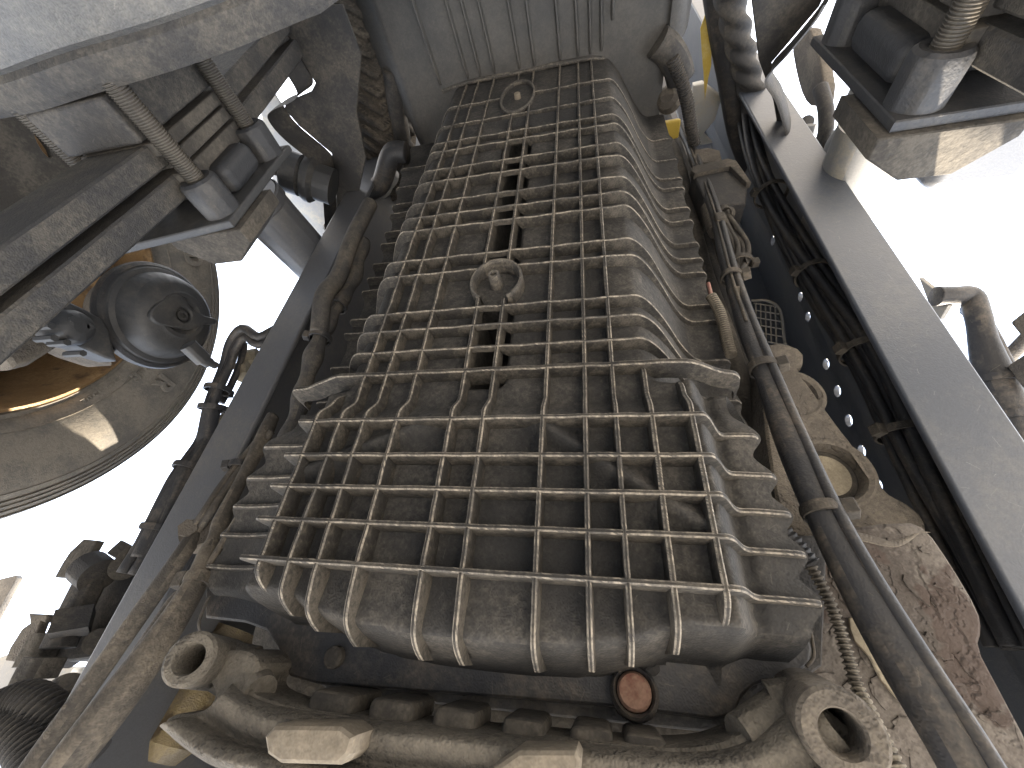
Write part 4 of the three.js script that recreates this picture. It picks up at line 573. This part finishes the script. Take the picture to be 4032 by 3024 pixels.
  const hn = thing('rail_harness', 'wide bundle of black cables lying inside the right frame rail', 'wiring', ih[4]);
  part(hn, 'wires', bundle(ih, 10, 0.019, 0.0058, 5), M.loom);
  for (const i of [2, 4, 6, 8]) part(hn, 'zip_tie', tie(ih[i], V().copy(ih[i + 1]).sub(ih[i - 1]), i === 2 ? 0.025 : 0.0225, V(-1, -0.3, 0.3), 0.008), M.loomTan);
}
// ---------- upper right: bracket, strap, hoses, fittings ----------
{
  const b = thing('frame_bracket', 'bent steel bracket with a bright folded edge at the inner side of the right rail', 'bracket', V(.2908,.3178,.76));
  part(b, 'plate', exZ([[.2303, .2008], [.3326, .2187], [.3301, .2391], [.3062, .2722], [.288, .297], [.2957, .3133], [.3143, .3338], [.3754, .4418], [.4016, .4766], [.3501, .442], [.3086, .3539], [.268, .2907]], 0.78, 0.006, 0.002), M.rubber);
  const e = [V(.3346,.2237,.78), V(.3295,.239,.78), V(.3066,.2734,.78), V(.2882,.2976,.78), V(.2909,.3064,.78), V(.3143,.3338,.78), V(.3504,.3957,.78), V(.3754,.4418,.78), V(.4026,.4793,.78)];
  part(b, 'folded_edge', grid(60, 5, (u, v) => { const q = new THREE.CatmullRomCurve3(e, false, 'centripetal').getPoint(u); return V(q.x - 0.022 * v, q.y, q.z - 0.05 * Math.sin(v * 1.57)); }), M.rubber);
  solo('tie_strap', 'flat yellow strap hanging beside the end panel at the top right', 'strap', exZ([[.2055, .2372], [.2161, .2689], [.2114, .2884], [.2201, .3222], [.2307, .3603], [.242, .4056], [.2409, .3696], [.2421, .3473], [.2304, .2903], [.2149, .2553], [.21, .2379]], 0.95, 0.003, 0.0008), M.yellow);
  const tw = [V(.2343,.2248,.92), V(.2639,.2881,.92), V(.2976,.3539,.92), V(.3467,.4477,.92), V(.3924,.5183,.92)];
  solo('twisted_loom', 'black twisted loom descending left of the right bracket', 'wiring', tube(tw, (q, s, a) => 0.021 + 0.003 * Math.sin(a * 3 + s * 160), { seg: 200, rad: 36 }), M.rubber);
  solo('twisted_loom', 'thinner dark loom beside the yellow strap', 'wiring', tube([V(.2234,.2289,.95), V(.2471,.2932,.95), V(.2779,.368,.95), V(.3312,.4948,.95), V(.4184,.635,.95)], 0.022, { seg: 80 }), M.loom);
  solo('ribbed_conduit', 'dark ribbed conduit beneath the elbow right of the end panel', 'conduit', corr([V(.1487,.2867,.84), V(.1668,.3192,.84), V(.1835,.3574,.84), V(.1966,.398,.84), V(.2096,.435,.84)], 0.0105, 0.0012, 0.005, { rad: 16 }), M.rubber, 'ribbed conduits');
  solo('rubber_elbow', 'dark rubber elbow just right of the end panel', 'hose', tube([V(.1253,.2668,.86), V(.1456,.2827,.86), V(.1614,.3049,.86), V(.1707,.3268,.86)], 0.024), M.rubber);
  solo('small_sensor', 'brownish round sensor head right of the end panel', 'sensor', lathe([[0, 0], [.012, .002], [.02, .01], [.022, .03]], V(.1501,.3486,.86), V(0.3, 0.6, 0.6), 28), M.castGrey);
  solo('yellow_cap', 'small yellow square cap right of the end panel', 'cap', box(...(() => { const p = V(.1666,.4129,.86); return [p.x - 0.018, p.y - 0.017, 0.86, p.x + 0.016, p.y + 0.017, 0.872]; })(), 0.004), M.yellow);
  solo('white_duct', 'pale flat duct in the gap under the yellow strap', 'duct', exZ([[.2378, .4167], [.2583, .4157], [.3031, .4494], [.2988, .4958], [.279, .5231], [.3047, .5481], [.2682, .5491], [.2386, .467]], 1.05, 0.02, 0.004), M.pale);
  // bits between the bracket and the right spring
  const k = thing('steering_knuckle', 'pale sunlit steering knuckle behind the right spring nuts', 'knuckle', V(.42,.3936,.7668));
  part(k, 'arm', tube([V(.42,.31,.7269), V(.42,.3495,.7312), V(.42,.3841,.721), V(.42,.4207,.7312), V(.42,.4607,.7037)], 0.026, { seg: 50, rad: 24 }), M.grey);
  part(k, 'strap', tube([V(.4,.3265,.7182), V(.4,.348,.6965), V(.4,.3658,.6867), V(.4,.3859,.6872), V(.4,.4028,.6935)], 0.009, { flat: 0.4 }), M.bronze);
  part(k, 'cover', exX(smoothPoly([[1.119, .3978], [1.0681, .3502], [.9824, .3687], [.884, .4117], [.9215, .4422], [.9731, .4461], [1.0402, .4293]], 1), 0.44, 0.02, 0.004), M.castGrey);
  const l = thing('brake_hose', 'dark looped brake hose beside the right rail, lit at its rim', 'hose', V(.41,.4432,.8312));
  part(l, 'hose', tube([V(.42,.3887,.8802), V(.42,.4056,.8297), V(.42,.431,.8012), V(.42,.4605,.8042), V(.42,.484,.8343), V(.42,.4879,.8779), V(.42,.4662,.897), V(.42,.4432,.8788)], 0.012, { seg: 80 }), M.rubber);
  part(l, 'fitting', [cyl(V(.41,.4694,.8376), V(.41,.4345,.8476), 0.012), cyl(V(.41,.4683,.8145), V(.41,.4467,.8214), 0.016)], M.grey);
  const s = thing('control_arm', 'dark curved arm and thin rod right of the rail, under the spring nuts', 'arm', V(.44,.4391,.747));
  part(s, 'arm', tube([V(.44,.5116,.7414), V(.44,.4901,.7817), V(.44,.4663,.777), V(.44,.4381,.7482), V(.44,.4116,.7093)], 0.02, { seg: 40, flat: 0.7 }), M.paint);
  part(s, 'rod', tube([V(.44,.51,.7314), V(.44,.4601,.7192), V(.44,.4157,.7001), V(.44,.3854,.6803)], 0.008), M.castGrey);
  solo('shock_tube', 'pale tube of the right shock absorber fading into the glare', 'shock absorber', lathe([[0, 0], [.045, 0], [.045, .3], [0, .3]], V(.3863,.3267,.62), V().copy(V(.3961,.4804,.62)).sub(V(.3863,.3267,.62)), 40), M.grey);
  solo('axle_stub', 'dark block below the right spring behind the thin rod', 'axle end', box(0.5, 0.33, 0.62, 0.62, 0.45, 0.74, 0.02), M.paint);
  // harness outside the right rail
  const hp = [V(.46,.4792,.4402), V(.48,.4793,.438), V(.5,.482,.4386), V(.5,.4885,.4109), V(.5,.5037,.376), V(.5,.5196,.3284), V(.5,.5298,.2805), V(.5,.5434,.2259), V(.5,.5645,.1674)];
  const h = thing('outer_harness', 'black harness with a bent boot hanging outside the right rail in the glare', 'wiring', hp[4]);
  part(h, 'sleeve', tube(hp, (q) => 0.013 + 0.006 * ss(0.25, 0.5, q), { seg: 90, rad: 20 }), M.loom);
  part(h, 'zip_tie', [...tie(hp[5], V().copy(hp[6]).sub(hp[4]), 0.0195, V(1, 0.3, 0.4), 0.009), ...tie(hp[6], V().copy(hp[7]).sub(hp[5]), 0.0195, V(1, 0.3, 0.4), 0.009)], M.loom);
  part(h, 'side_cable', bundle([V(.56,.5508,.4827), V(.56,.551,.4276), V(.56,.5599,.3763), V(.56,.5682,.3286), V(.56,.5816,.2671), V(.56,.5981,.2006)], 4, 0.012, 0.007, 1), M.loom);
  part(h, 'stay_rod', cyl(V(.6,.6152,.4056), V(.6,.5429,.4175), 0.009), M.castGrey); part(h, 'stay_rod', cyl(V(.55,.6374,.2931), V(.55,.6258,.2339), 0.006), M.castGrey);
  part(h, 'bracket', exX([[.4916, .4934], [.4417, .4818], [.425, .4825], [.4188, .5031], [.4503, .5036]], 0.47, 0.006, 0.001), M.grey);
  part(h, 'plug', [box(0.505, 0.44, 0.34, 0.53, 0.47, 0.38, 0.004), box(0.5, 0.46, 0.30, 0.525, 0.5, 0.335, 0.004)], M.castGrey);
  const ms = thing('wire_mesh', 'small patch of metal mesh in the gap between the loom and the right rail', 'mesh', V(.3039,.6,.5232));
  { const m0 = V(.2733,.55,.5174), m1 = V(.2628,.55,.4362), w = 0.034;
    for (let i = 0; i < 6; i++) { const a = i / 5, p = m0.clone().lerp(m1, a); part(ms, 'wire', cyl(p, p.clone().add(V(w, 0, -0.012)), 0.0011, 0.0011, 6), M.grey); if (i < 5) part(ms, 'wire', cyl(m0.clone().add(V(w * (a + 0.1), 0, -0.012 * a)), m1.clone().add(V(w * (a + 0.1) - 0.008, 0, -0.012 * a)), 0.0011, 0.0011, 6), M.grey); }
    part(ms, 'frame', tube([m0.clone().add(V(-0.002, 0, 0.006)), m0.clone().add(V(w * 0.6, 0, 0.004)), m0.clone().add(V(w, 0, -0.012)), m1.clone().add(V(w, 0, -0.012))], 0.0022, { seg: 30, rad: 8 }), M.grey); }
}
renderer.render(scene, camera);
